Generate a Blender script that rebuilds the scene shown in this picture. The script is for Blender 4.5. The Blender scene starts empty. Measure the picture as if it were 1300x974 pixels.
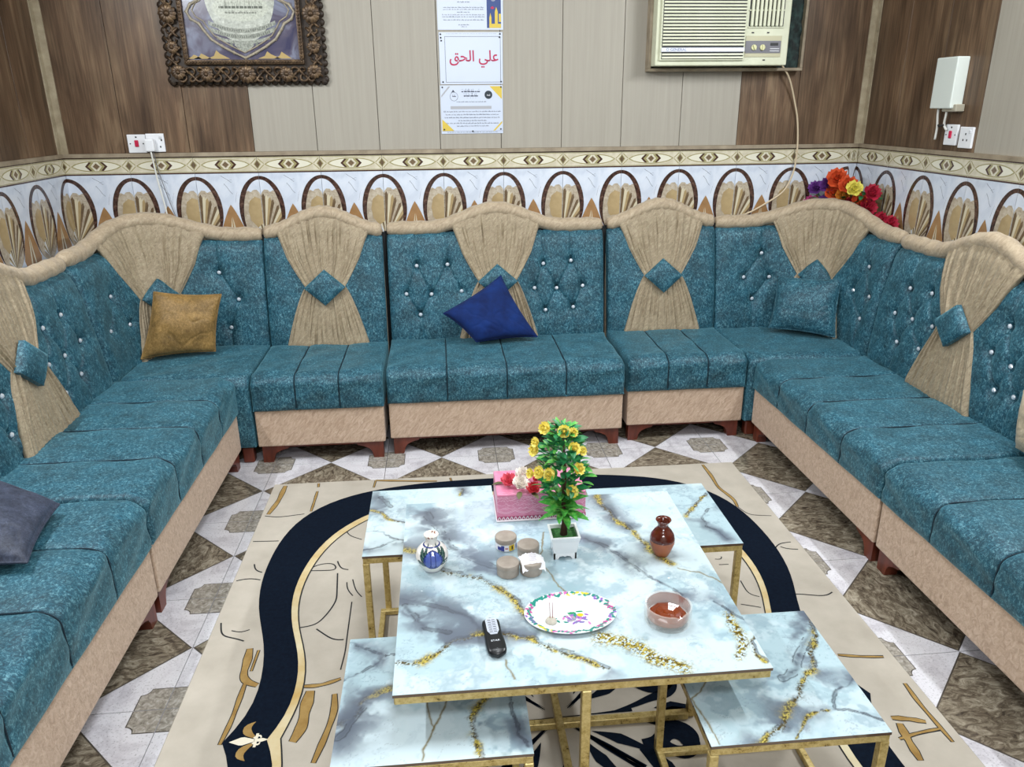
import bpy, bmesh, math, random, glob
import numpy as np
from mathutils import Vector, Matrix
random.seed(7); rng = np.random.default_rng(7)
PI = math.pi
SC = bpy.context.scene
COL = SC.collection

# ---------------------------------------------------------------- camera
cam_d = bpy.data.cameras.new('camera'); cam = bpy.data.objects.new('camera', cam_d); COL.objects.link(cam)
PITCH, YAW, ROLL = .345715, .089498, -.0091866
F = Vector((math.sin(YAW)*math.cos(PITCH), math.cos(YAW)*math.cos(PITCH), -math.sin(PITCH)))
r0 = Vector((math.cos(YAW), -math.sin(YAW), 0)); u0 = r0.cross(F)
rr = math.cos(ROLL)*r0 + math.sin(ROLL)*u0; uu = -math.sin(ROLL)*r0 + math.cos(ROLL)*u0
cm = Matrix.Identity(4)
for i in range(3): cm[i][0] = rr[i]; cm[i][1] = uu[i]; cm[i][2] = -F[i]; cm[i][3] = (0, 0, 1.52)[i]
cam.matrix_world = cm
cam_d.sensor_width = 36; cam_d.lens = 975/1300*36; cam_d.clip_start = .05; cam_d.clip_end = 50
SC.camera = cam

# ---------------------------------------------------------------- world, lights, exposure
w = bpy.data.worlds.new('world'); SC.world = w; w.use_nodes = True
w.node_tree.nodes['Background'].inputs[0].default_value = (.8, .9, 1, 1)
w.node_tree.nodes['Background'].inputs[1].default_value = .3
SC.view_settings.view_transform = 'Standard'; SC.view_settings.look = 'None'
SC.view_settings.gamma = 1; SC.view_settings.exposure = 0.22; SC.view_settings.use_curve_mapping = False
def area(name, loc, rot, sx, sy, watts, col):
    l = bpy.data.lights.new(name, 'AREA'); l.shape = 'RECTANGLE'; l.size = sx; l.size_y = sy; l.energy = watts; l.color = col
    o = bpy.data.objects.new(name, l); COL.objects.link(o); o.location = loc; o.rotation_euler = rot; return o
LC = (.93, .97, 1.0)
area('ceiling_panel_light', (.2, 2.1, 2.77), (0, 0, 0), .6, .6, 19, LC)
area('ceiling_panel_light', (.2, -.3, 2.77), (0, 0, 0), .6, .6, 30, LC)
area('wall_tube_light', (-1.70, 2.2, 2.36), (0, math.radians(-62), 0), .06, 1.2, 43, LC)
area('wall_tube_light', (2.10, 2.2, 2.36), (0, math.radians(62), 0), .06, 1.2, 43, LC)
area('wall_tube_light', (.2, -1.4, 2.3), (math.radians(62), 0, 0), 1.2, .06, 24, LC)

# ---------------------------------------------------------------- helpers
def lin(h):
    h = h.lstrip('#'); v = [int(h[i:i+2], 16)/255 for i in (0, 2, 4)]
    return tuple((x/12.92 if x <= .04045 else ((x+.055)/1.055)**2.4) for x in v) + (1,)
class NT:
    def __init__(s, m): s.t = m.node_tree; s.n = s.t.nodes; s.b = s.n['Principled BSDF']
    def new(s, ty, **k):
        n = s.n.new(ty)
        for a, v in k.items():
            if a.startswith('_'): n.inputs[a[1:].replace('_', ' ')].default_value = v
            else: setattr(n, a, v)
        return n
    def link(s, a, b): s.t.links.new(a, b)
    def coord(s, scale=(1, 1, 1), rot=(0, 0, 0)):
        tc = s.new('ShaderNodeTexCoord'); mp = s.new('ShaderNodeMapping'); s.link(tc.outputs['Object'], mp.inputs[0])
        mp.inputs['Scale'].default_value = scale; mp.inputs['Rotation'].default_value = rot; return mp.outputs[0]
    def noise(s, vec, scale, detail=4, rough=.6, dist=0):
        n = s.new('ShaderNodeTexNoise'); s.link(vec, n.inputs['Vector']); n.inputs['Scale'].default_value = scale
        n.inputs['Detail'].default_value = detail; n.inputs['Roughness'].default_value = rough; n.inputs['Distortion'].default_value = dist
        return n.outputs[0]
    def ramp(s, fac, stops, interp='LINEAR'):
        r = s.new('ShaderNodeValToRGB'); r.color_ramp.interpolation = interp
        e = r.color_ramp.elements
        while len(e) < len(stops): e.new(.5)
        for i, (p, c) in enumerate(stops): e[i].position = p; e[i].color = lin(c) if isinstance(c, str) else c
        s.link(fac, r.inputs[0]); return r.outputs[0]
    def mix(s, fac, a, b, mode='MIX'):
        n = s.new('ShaderNodeMix', data_type='RGBA', blend_type=mode)
        if isinstance(fac, (int, float)): n.inputs[0].default_value = fac
        else: s.link(fac, n.inputs[0])
        for i, v in ((6, a), (7, b)):
            if isinstance(v, (tuple, str)): n.inputs[i].default_value = lin(v) if isinstance(v, str) else v
            else: s.link(v, n.inputs[i])
        return n.outputs[2]
    def bump(s, h, strength=.3, dist=.002):
        n = s.new('ShaderNodeBump'); n.inputs['Strength'].default_value = strength; n.inputs['Distance'].default_value = dist
        s.link(h, n.inputs['Height']); s.link(n.outputs[0], s.b.inputs['Normal']); return n
def mat(name, col='#808080', rough=.6, metal=0, spec=.5, sheen=0, coat=0, trans=0, emit=None, es=1, alpha=1):
    m = bpy.data.materials.new(name); m.use_nodes = True; b = m.node_tree.nodes['Principled BSDF']
    b.inputs['Base Color'].default_value = lin(col); b.inputs['Roughness'].default_value = rough; b.inputs['Metallic'].default_value = metal
    b.inputs['Specular IOR Level'].default_value = spec; b.inputs['Sheen Weight'].default_value = sheen
    b.inputs['Coat Weight'].default_value = coat; b.inputs['Transmission Weight'].default_value = trans
    if emit: b.inputs['Emission Color'].default_value = lin(emit); b.inputs['Emission Strength'].default_value = es
    return m
def noisy(name, stops, scale=20, stretch=(1, 1, 1), rot=(0, 0, 0), rough=.6, detail=5, bump=0, bdist=.002, bscale=None, sheen=0, spec=.5, dist=0, nrough=.6, coat=0, metal=0):
    m = mat(name, rough=rough, sheen=sheen, spec=spec, coat=coat, metal=metal); t = NT(m); v = t.coord(stretch, rot)
    f = t.noise(v, scale, detail, nrough, dist); c = t.ramp(f, stops); t.link(c, t.b.inputs['Base Color'])
    if bump:
        g = f if bscale is None else t.noise(v, bscale, 4, .6, dist)
        t.bump(g, bump, bdist)
    return m

def wloc(p):
    v = Vector((0, 0, 0))
    while p is not None: v += Vector(p.location); p = p.parent
    return v
def obj(name, V, Fc, mats, parent=None, mi=None, smooth=False, recalc=True, loc=None, split=None):
    """V world coordinates; the object's own origin is at loc (default: parent's)."""
    base = wloc(parent); off = Vector((0, 0, 0)) if loc is None else Vector(loc) - base
    org = np.array(base + off)
    V = np.asarray(V, float) - org
    me = bpy.data.meshes.new(name); me.from_pydata(V.tolist(), [], [list(map(int, f)) for f in Fc])
    if not isinstance(mats, (list, tuple)): mats = [mats]
    for m in mats: me.materials.append(m)
    if mi is not None: me.polygons.foreach_set('material_index', np.array(mi, dtype=np.int32))
    if recalc:
        bm = bmesh.new(); bm.from_mesh(me); bmesh.ops.recalc_face_normals(bm, faces=bm.faces); bm.to_mesh(me); bm.free()
    me.polygons.foreach_set('use_smooth', np.full(len(me.polygons), bool(smooth)))
    if smooth and split:
        try: me.set_sharp_from_angle(angle=math.radians(split))
        except Exception: pass
    me.update()
    o = bpy.data.objects.new(name, me); COL.objects.link(o); o.location = off
    if parent is not None: o.parent = parent
    return o
def empty(name, loc, label, cat, group=None):
    o = bpy.data.objects.new(name, None); COL.objects.link(o); o.location = loc; o.empty_display_size = .05
    tag(o, label, cat, group); return o
def tag(o, label=None, cat=None, group=None, kind=None):
    if label: o['label'] = label
    if cat: o['category'] = cat
    if group: o['group'] = group
    if kind: o['kind'] = kind
    return o
def inst(src, name, parent, M):
    o = bpy.data.objects.new(name, src if isinstance(src, bpy.types.Mesh) else src.data); COL.objects.link(o); o.parent = parent; o.matrix_local = M; return o

class MB:
    """mesh collector with material indices"""
    def __init__(s): s.V = []; s.F = []; s.M = []
    def add(s, V, Fc, m=0):
        b = len(s.V); s.V += [tuple(map(float, v)) for v in V]; s.F += [[b+i for i in f] for f in Fc]
        s.M += (list(m) if isinstance(m, (list, np.ndarray)) else [m]*len(Fc)); return s
    def box(s, x0, y0, z0, x1, y1, z1, m=0):
        V = [(x, y, z) for z in (z0, z1) for y in (y0, y1) for x in (x0, x1)]
        return s.add(V, [(0, 2, 3, 1), (4, 5, 7, 6), (0, 1, 5, 4), (2, 6, 7, 3), (0, 4, 6, 2), (1, 3, 7, 5)], m)
    def poly(s, P, m=0):
        return s.add(P, [list(range(len(P)))], m)
    def strip(s, L, R, m=0):
        n = len(L); return s.add(list(L)+list(R), [(i, i+1, n+i+1, n+i) for i in range(n-1)], m)
    def tube(s, P, r, seg=8, m=0, cap=True, closed=False):
        P = [Vector(p) for p in P]; n = len(P); V = []; rad = r if hasattr(r, '__len__') else [r]*n
        up = None
        for i in range(n):
            a = P[(i-1) % n] if (closed or i > 0) else P[0]; b = P[(i+1) % n] if (closed or i < n-1) else P[-1]
            t = (b-a).normalized()
            if up is None: up = t.orthogonal().normalized()
            else: up = (up - t*up.dot(t)); up = up.normalized() if up.length > 1e-6 else t.orthogonal().normalized()
            bn = t.cross(up)
            for k in range(seg):
                an = 2*PI*k/seg; V.append(P[i] + (up*math.cos(an)+bn*math.sin(an))*rad[i])
        Fc = []
        for i in range(n if closed else n-1):
            j = (i+1) % n
            for k in range(seg): l = (k+1) % seg; Fc.append((i*seg+k, i*seg+l, j*seg+l, j*seg+k))
        if cap and not closed: Fc.append(list(range(seg))[::-1]); Fc.append([(n-1)*seg+k for k in range(seg)])
        return s.add(V, Fc, m)
    def lathe(s, prof, c=(0, 0, 0), seg=32, m=0, sx=1, sy=1, close=True):
        V = []; Fc = []; n = len(prof)
        for r, z in prof:
            for k in range(seg):
                a = 2*PI*k/seg; V.append((c[0]+sx*r*math.cos(a), c[1]+sy*r*math.sin(a), c[2]+z))
        for i in range(n-1):
            for k in range(seg): l = (k+1) % seg; Fc.append((i*seg+k, i*seg+l, (i+1)*seg+l, (i+1)*seg+k))
        if close: Fc.append(list(range(seg))[::-1]); Fc.append([(n-1)*seg+k for k in range(seg)])
        return s.add(V, Fc, m)
    def build(s, name, mats, parent=None, **k): return obj(name, s.V, s.F, mats, parent, mi=s.M, **k)
    def xf(s, M): s.V = [tuple(M @ Vector(v)) for v in s.V]; return s
    def mesh(s, name, mats, smooth=False, recalc=True):
        o = obj(name, s.V, s.F, mats, None, mi=s.M, smooth=smooth, recalc=recalc); me = o.data; bpy.data.objects.remove(o); return me
def rbox(x0, y0, z0, x1, y1, z1, b, seg=2):
    """bevelled box as verts, faces"""
    bm = bmesh.new(); bmesh.ops.create_cube(bm, size=1)
    for v in bm.verts: v.co = Vector(((x0+x1)/2+v.co.x*(x1-x0), (y0+y1)/2+v.co.y*(y1-y0), (z0+z1)/2+v.co.z*(z1-z0)))
    bmesh.ops.bevel(bm, geom=bm.edges[:], offset=b, segments=seg, affect='EDGES', profile=.6)
    bm.verts.index_update(); V = [tuple(v.co) for v in bm.verts]; Fc = [[v.index for v in f.verts] for f in bm.faces]; bm.free(); return V, Fc
def gridF(nu, nv, closed_u=False):
    i, j = np.meshgrid(np.arange(nu if closed_u else nu-1), np.arange(nv-1), indexing='ij')
    a = i*nv+j; b = ((i+1) % nu)*nv+j
    return np.stack([a, b, b+1, a+1], -1).reshape(-1, 4)
def vnoise(X, Y, seed=0):
    """value noise, numpy"""
    xi = np.floor(X).astype(int); yi = np.floor(Y).astype(int); xf = X-xi; yf = Y-yi
    def h(a, b): n = (a*374761393 + b*668265263 + seed*1442695041) & 0x7fffffff; n = ((n ^ (n >> 13))*1274126177) & 0x7fffffff; return ((n ^ (n >> 16)) & 0xffff)/65535.
    u = xf*xf*(3-2*xf); v = yf*yf*(3-2*yf)
    return (h(xi, yi)*(1-u)+h(xi+1, yi)*u)*(1-v)+(h(xi, yi+1)*(1-u)+h(xi+1, yi+1)*u)*v
def fbm(X, Y, seed=0, oct=4):
    r = 0; a = .5
    for k in range(oct): r = r+a*vnoise(X*2**k+17*k, Y*2**k-9*k, seed+k); a *= .5
    return r
def sstep(a, b, x): t = np.clip((x-a)/(b-a), 0, 1); return t*t*(3-2*t)
def paint(o, C):
    """store a printed / glazed pattern as point colours (N,3 linear)"""
    at = o.data.color_attributes.new('print', 'FLOAT_COLOR', 'POINT')
    C4 = np.concatenate([C, np.ones((len(C), 1))], 1).astype(np.float32); at.data.foreach_set('color', C4.ravel())
def printed(name, rough=.15, coat=0, spec=.5):
    m = mat(name, rough=rough, coat=coat, spec=spec); t = NT(m); a = t.new('ShaderNodeAttribute', attribute_name='print'); t.link(a.outputs['Color'], t.b.inputs['Base Color']); return m
def text_shape(s, size, bold=0):
    """flat outline mesh of writing: returns V (x,y) centred, faces"""
    c = bpy.data.curves.new('t', 'FONT'); c.body = s; c.offset = bold; c.size = size; c.align_x = 'CENTER'; c.align_y = 'CENTER'; c.resolution_u = 3
    o = bpy.data.objects.new('t', c); COL.objects.link(o); me = o.to_mesh()
    V = [tuple(v.co) for v in me.vertices]; Fc = [list(p.vertices) for p in me.polygons]
    o.to_mesh_clear(); bpy.data.objects.remove(o); bpy.data.curves.remove(c); return V, Fc

# ---------------------------------------------------------------- materials
M = {}
def velvet(name, dark, mid, light):
    m = mat(name, rough=.55, sheen=.5, spec=.4); t = NT(m); v = t.coord((1, 1, 1)); v2 = t.coord((1, 1, .7))
    f = t.noise(v2, 125, 6, .8, .8); g = t.noise(v, 14, 4, .6)
    c = t.ramp(f, [(.36, dark), (.51, mid), (.70, light)]); d = t.ramp(g, [(.3, '#b4b4b4'), (.7, '#ffffff')])
    t.link(t.mix(1, c, d, 'MULTIPLY'), t.b.inputs['Base Color']); t.b.inputs['Sheen Roughness'].default_value = .4
    t.b.inputs['Sheen Tint'].default_value = lin(light)
    t.bump(f, .35, .0015); return m
M['teal'] = velvet('teal_velvet', '#0d3647', '#235d71', '#86bcc8')
M['teal_top'] = M['teal']
def crinkle(name, a, b, c_, sc=60, rot=(0, 0, .7), bump=.6):
    m = mat(name, rough=.55, spec=.4, sheen=.15); t = NT(m); v = t.coord((1, .45, 1), rot)
    v = t.coord((1, 1, 1), (.6, .75, .6)); mp = t.new('ShaderNodeMapping'); t.link(v, mp.inputs[0]); mp.inputs['Scale'].default_value = (.42, 1.1, 1.5); f = t.noise(mp.outputs[0], sc, 6, .7, 1.1)
    t.link(t.ramp(f, [(.3, a), (.5, b), (.72, c_)]), t.b.inputs['Base Color']); t.bump(f, bump, .004); return m
M['beige'] = crinkle('beige_crinkle', '#a18872', '#bda48e', '#d4beaa', 55)
M['drape'] = crinkle('drape_crinkle', '#7b6e57', '#998970', '#b6a98e', 80, bump=.45)
M['rail'] = crinkle('rail_crinkle', '#93826a', '#ad9b82', '#c2b298', 50)
M['wood_leg'] = noisy('red_brown_wood', [(.3, '#4a1f14'), (.7, '#733523')], 30, (1, 1, .2), rough=.35)
M['dark'] = mat('gap_shade_and_base', '#121517', .9)  # near-black for corner bases and for shade painted between the units
M['seam'] = mat('groove_shade_teal', '#082331', .8)  # dark teal for shade painted into the seat grooves
M['crystal'] = mat('crystal', '#dfe8f2', .08, metal=.3, spec=.9, coat=1)
M['plastic_white'] = mat('white_plastic', '#e6e8ec', .3)
M['red_plastic'] = mat('red_plastic', '#c3234a', .3)
M['black'] = mat('black_plastic', '#101216', .35)
M['navy'] = noisy('rug_navy', [(.3, '#080f1b'), (.7, '#0d1826')], 90, rough=.95, spec=.08)
M['rug'] = noisy('rug_beige', [(.3, '#a8a093'), (.7, '#bab2a5')], 7, rough=.95, detail=6)
M['rug_gold'] = noisy('rug_gold', [(.3, '#8a6a35'), (.7, '#a3864f')], 25, rough=.95)
M['rug_line'] = mat('rug_black_line', '#1d1f22', .95)
M['rug_cream'] = noisy('rug_cream', [(.35, '#b89a5e'), (.62, '#d3c9a9')], 4, rough=.95)
M['rug_white'] = mat('rug_white', '#ded6c2', .95)
# floor tiles
m = mat('tile_white_marble', rough=.16); t = NT(m); v = t.coord()
f = t.noise(v, 9, 7, .65, .8); g = t.noise(v, 160, 3, .6); c1 = t.ramp(f, [(.32, '#b1adb4'), (.5, '#d3d1d6'), (.75, '#dfdfe3')]); c2 = t.ramp(g, [(.32, '#b9b9b9'), (.44, '#ffffff')])
t.link(t.mix(.8, c1, c2, 'MULTIPLY'), t.b.inputs['Base Color']); M['tile_white'] = m
M['tile_brown'] = noisy('tile_brown_stone', [(.34, '#352e28'), (.47, '#665c4e'), (.58, '#8d8473'), (.72, '#b3ab9b')], 22, (1, 1.8, 1), (0, 0, .6), rough=.2, detail=8, dist=1.2, nrough=.7)
M['tile_grey'] = noisy('tile_grey_stone', [(.3, '#6d675e'), (.5, '#958f85'), (.7, '#b9b5ae')], 60, rough=.2, detail=6, dist=1)
M['grout'] = mat('grout', '#8f8b86', .8)
M['tile_line'] = mat('tile_dark_line', '#4a443d', .3)
# walls
def wood(name, a, b, c_):
    m = mat(name, rough=.42, spec=.35); t = NT(m); v = t.coord((1, 1, .10)); f = t.noise(v, 16, 5, .6, .9); v2 = t.coord((1, 1, .03)); g = t.noise(v2, 130, 3, .6)
    v3 = t.coord((1, 1, .5)); k = t.noise(v3, 5, 2, .5, .5)
    c1 = t.ramp(f, [(.25, a), (.5, b), (.78, c_)]); c2 = t.ramp(g, [(.3, '#b0b0b0'), (.65, '#ffffff')]); c3 = t.ramp(k, [(.35, '#c4c4c4'), (.7, '#ffffff')])
    t.link(t.mix(1, t.mix(.8, c1, c2, 'MULTIPLY'), c3, 'MULTIPLY'), t.b.inputs['Base Color']); return m
M['wood'] = wood('brown_wood_laminate', '#553f2e', '#7d634c', '#a1876a')
M['grey_panel'] = noisy('grey_beige_panel', [(.3, '#9b9589'), (.7, '#a59f93')], 60, (1, 1, .03), rough=.5)
M['wall_dark'] = mat('wall_backing', '#2b231c', .9)
M['plaster'] = mat('plaster', '#c9c5bd', .9)
M['sill'] = noisy('sill_strip', [(.3, '#7c6f5c'), (.7, '#a59781')], 12, rough=.6)
M['wt_white'] = noisy('glazed_white', [(.3, '#bcc6d6'), (.55, '#d3dbe8'), (.8, '#e0e5ee')], 6, rough=.12, dist=1.5)
M['wt_ring'] = noisy('glazed_ring_brown', [(.35, '#2a1c19'), (.6, '#553c33'), (.75, '#8a7263')], 50, rough=.15, detail=6)
M['wt_stone'] = noisy('glazed_stone', [(.3, '#9b8d7a'), (.55, '#b8ac99'), (.75, '#cdc4b4')], 45, rough=.15, detail=6, dist=1)
M['wt_tan'] = noisy('glazed_tan', [(.3, '#9a8560'), (.7, '#b8a27a')], 12, rough=.12)
M['wt_brown'] = noisy('glazed_brown', [(.3, '#5b4a36'), (.7, '#7c6851')], 20, rough=.12)
M['wt_cream'] = mat('glazed_cream', '#cfc6ac', .12)
M['wt_orange'] = noisy('glazed_orange', [(.3, '#94704a'), (.7, '#ab855b')], 14, rough=.15)
M['wt_vein'] = mat('glazed_vein', '#6f7785', .15)
M['bt_cream'] = noisy('border_cream', [(.3, '#c2b9a0'), (.7, '#d8d1bd')], 30, rough=.14)
M['bt_dark'] = mat('border_brown', '#4b332a', .15)
M['bt_olive'] = mat('border_olive', '#9c9468', .15)
M['bt_light'] = mat('border_light', '#dedac8', .14)
# table
M['marble'] = printed('printed_marble', .07, coat=.6)
m = mat('brushed_gold_paint', rough=.35, metal=.4); t = NT(m); v = t.coord(); f = t.noise(v, 60, 6, .8); g = t.noise(v, 8, 2)
t.link(t.ramp(f, [(.34, '#4a3a1c'), (.40, '#b39a58'), (.6, '#d6c286')]), t.b.inputs['Base Color']); M['gold'] = m
M['edge'] = mat('board_edge', '#6e5a48', .5)

# vein and crack lines of the printed patterns, metres in the room
MAINV=[
('b',.01,[(-.141,1.74),(-.089,1.721),(-.061,1.663),(-.022,1.618),(.01,1.608),(.068,1.591),(.102,1.538),(.136,1.492),(.155,1.44)])  ,
('g',.012,[(-.131,1.515),(-.084,1.485),(-.024,1.464),(.023,1.435),(.053,1.394),(.058,1.366)])  ,
('b',.009,[(-.124,1.301),(-.08,1.3),(-.037,1.333),(.003,1.363),(.055,1.377),(.113,1.37),(.156,1.347),(.198,1.317),(.25,1.291),(.297,1.249)])  ,
('o',.02,[(.304,1.336),(.346,1.319),(.388,1.28),(.409,1.254),(.45,1.225)])  ,
('b',.009,[(.428,1.969),(.431,1.889),(.445,1.813),(.475,1.753),(.507,1.658),(.537,1.593)])  ,
('t',.002,[(.235,1.779),(.233,1.712),(.204,1.641),(.234,1.568),(.257,1.511),(.283,1.477)])  ,
('g',.008,[(.341,1.727),(.388,1.683),(.428,1.617),(.46,1.555),(.523,1.462)])  ,
('t',.002,[(.093,1.278),(.101,1.246),(.105,1.223)])  ,
('o',.01,[(.608,1.383),(.599,1.31),(.579,1.244)])  ,
('b',.004,[(.636,1.315),(.614,1.291),(.615,1.249),(.621,1.224)])  ,
('t',.003,[(.543,1.569),(.587,1.542),(.635,1.492)])  ,
('g',.006,[(.583,1.435),(.611,1.392),(.636,1.361)])  ,
('g',.018,[(-.071,1.913),(-.007,1.725),(.058,1.656),(.121,1.614)])  ,
('g',.01,[(-.114,1.488),(-.065,1.397),(-.013,1.383)])  ,
]
FLV =[
('g',.006,[(-.26,1.5),(-.232,1.491),(-.179,1.45),(-.16,1.442),(-.14,1.44)])  ,
('g',.006,[(-.16,1.442),(-.177,1.416),(-.212,1.392),(-.249,1.369)])  ,
('b',.009,[(-.146,1.333),(-.184,1.322),(-.199,1.294),(-.201,1.27),(-.246,1.247)])  ,
('t',.003,[(-.077,1.296),(-.07,1.248),(-.056,1.21),(-.059,1.193),(-.075,1.16),(-.075,1.136)])  ,
('t',.003,[(-.021,1.29),(-.046,1.236),(-.059,1.202)])  ,
('b',.008,[(.065,1.296),(.042,1.274),(.03,1.238),(.031,1.192),(.033,1.162),(.041,1.136)])  ,
('g',.006,[(.1,1.293),(.103,1.244),(.114,1.184),(.134,1.152)])  ,
('g',.014,[(-.24,1.203),(-.219,1.245),(-.195,1.279)])  ,
]
FRV =[
('b',.009,[(.841,1.488),(.83,1.409),(.792,1.356),(.784,1.313),(.73,1.276),(.709,1.23),(.657,1.19),(.639,1.163),(.594,1.133),(.576,1.114)])  ,
('g',.005,[(.838,1.265),(.77,1.224),(.757,1.187),(.814,1.167),(.845,1.142)])  ,
('b',.004,[(.747,1.188),(.69,1.165),(.648,1.12)])  ,
('t',.003,[(.531,1.297),(.478,1.239),(.486,1.179),(.491,1.116)])  ,
('g',.018,[(.835,1.447),(.739,1.309),(.685,1.281)])  ,
]
BLV =[
('b',.006,[(-.246,2.118),(-.213,2.103),(-.194,2.058),(-.145,2.032)])  ,
('g',.005,[(-.252,1.992),(-.205,1.977),(-.162,1.938),(-.141,1.931)])  ,
('g',.005,[(-.162,1.938),(-.2,1.909),(-.249,1.895)])  ,
('b',.006,[(.038,2.228),(.034,2.18)])  ,
('g',.012,[(-.23,2.197),(-.188,2.134)])  ,
]
BRV =[
('b',.009,[(.805,2.107),(.766,2.068),(.733,2.03),(.703,1.984)])  ,
('g',.006,[(.779,2.015),(.741,1.96),(.735,1.914),(.763,1.883),(.775,1.837)])  ,
]
CRK=[
('o',.018,[(-.703,3.01),(-.707,2.877),(-.727,2.767)])  ,
('o',.01,[(-.565,3.017),(-.561,2.983)])  ,
('o',.008,[(-.56,2.945),(-.56,2.835),(-.561,2.773)])  ,
('k',.005,[(-.737,2.756),(-.686,2.739),(-.584,2.756)])  ,
('k',.005,[(-.742,2.566),(-.647,2.56)])  ,
('k',.005,[(-.703,2.411),(-.692,2.362),(-.665,2.356)])  ,
('k',.005,[(-.742,2.313),(-.7,2.327),(-.661,2.31)])  ,
('k',.004,[(-.455,2.575),(-.421,2.572),(-.406,2.594),(-.409,2.628)])  ,
('k',.004,[(-.409,2.628),(-.393,2.571),(-.339,2.537)])  ,
('k',.005,[(-.51,2.352),(-.479,2.387),(-.421,2.39),(-.405,2.341),(-.509,2.349)])  ,
('k',.005,[(-.412,2.399),(-.394,2.34),(-.368,2.341)])  ,
('k',.005,[(-.403,2.323),(-.387,2.165),(-.405,2.103),(-.434,2.042),(-.493,2.033)])  ,
('k',.005,[(-.432,2.023),(-.4,1.99),(-.369,1.959),(-.342,1.963)])  ,
('k',.004,[(-.337,2.152),(-.333,1.962),(-.331,1.907),(-.336,1.829)])  ,
('o',.012,[(-.433,1.772),(-.387,1.767),(-.331,1.792)])  ,
('k',.004,[(-.434,1.776),(-.387,1.771),(-.332,1.796)])  ,
('o',.022,[(-.616,1.95),(-.61,1.883),(-.611,1.833),(-.601,1.807),(-.56,1.789)])  ,
('o',.012,[(-.596,1.801),(-.599,1.66),(-.609,1.58)])  ,
('k',.005,[(-.734,2.084),(-.717,2.016),(-.673,2.005),(-.642,1.987)])  ,
('k',.004,[(-.692,2.042),(-.66,2.025),(-.637,2.041)])  ,
('o',.008,[(-.588,1.94),(-.59,1.849)])  ,
('o',.03,[(-.409,1.752),(-.413,1.673),(-.409,1.62),(-.427,1.571)])  ,
('o',.016,[(-.341,1.733),(-.333,1.665),(-.346,1.583),(-.364,1.498)])  ,
('k',.004,[(-.365,2.265),(-.361,2.221),(-.337,2.185)])  ,
('k',.004,[(-.347,2.28),(-.33,2.209),(-.307,2.176)])  ,
('o',.012,[(-.379,3.029),(-.323,3.019),(-.248,3.025),(-.153,2.994),(-.06,2.984),(.035,3.025)])  ,
('o',.008,[(-.323,3.019),(-.327,2.953)])  ,
('o',.01,[(.084,3.041),(.109,2.965),(.193,2.956)])  ,
('o',.008,[(-.003,3.009),(.005,2.956)])  ,
('o',.012,[(1.122,3.014),(1.124,2.902),(1.116,2.797),(1.145,2.688),(1.136,2.628)])  ,
('k',.004,[(1.136,2.628),(1.156,2.559),(1.241,2.544)])  ,
('k',.005,[(1.233,2.351),(1.184,2.35),(1.162,2.32)])  ,
('k',.005,[(1.182,2.325),(1.185,2.31),(1.238,2.301)])  ,
('k',.005,[(1.112,2.042),(1.138,2.04),(1.161,2.03),(1.21,2.019),(1.235,2.04)])  ,
('o',.008,[(1.103,1.744),(1.161,1.73),(1.23,1.722)])  ,
('k',.004,[(1.105,1.747),(1.163,1.734),(1.232,1.727)])  ,
('o',.014,[(1.122,1.495),(1.156,1.491),(1.203,1.473)])  ,
('o',.01,[(1.229,1.613),(1.224,1.542),(1.227,1.475),(1.23,1.403)])  ,
('o',.02,[(1.132,1.475),(1.122,1.423),(1.116,1.356)])  ,
('k',.004,[(.959,2.345),(.976,2.332),(1.008,2.328)])  ,
('k',.004,[(.919,2.271),(.945,2.263),(.947,2.284)])  ,
('k',.004,[(.921,2.235),(.955,2.234)])  ,
('k',.004,[(.96,2.134),(.956,2.052),(.988,2.041)])  ,
('k',.004,[(.913,2.008),(.945,1.996),(.97,1.985)])  ,
('o',.01,[(-.249,3.036),(-.21,3.0)])  ,
]

# ================================================================ THE SETTING
XL, XR, YB, YF, ZC = -1.79, 2.19, 4.0, -1.6, 2.8
ZT0, ZT1, ZS = 1.226, 1.308, 1.326          # dado tile top, border top, sill top
fl = MB().box(XL-.1, YF-.1, -.06, XR+.1, YB+.1, -.012).build('floor', M['grout']); tag(fl, kind='structure')
ce = MB().box(XL-.1, YF-.1, ZC, XR+.1, YB+.1, ZC+.06).build('ceiling', M['plaster']); tag(ce, kind='structure')
wb = MB().box(XL-.1, YB+.012, -.01, XR+.1, YB+.08, ZC).build('wall_back', M['wall_dark']); tag(wb, kind='structure')
wl = MB().box(XL-.08, YF, -.01, XL-.012, YB+.012, ZC).build('wall_left', M['wall_dark']); tag(wl, kind='structure')
wr = MB().box(XR+.012, YF, -.01, XR+.08, YB+.012, ZC).build('wall_right', M['wall_dark']); tag(wr, kind='structure')
wf = MB().box(XL-.1, YF-.08, -.01, XR+.1, YF, ZC).build('wall_front', M['plaster']); tag(wf, kind='structure')

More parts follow.
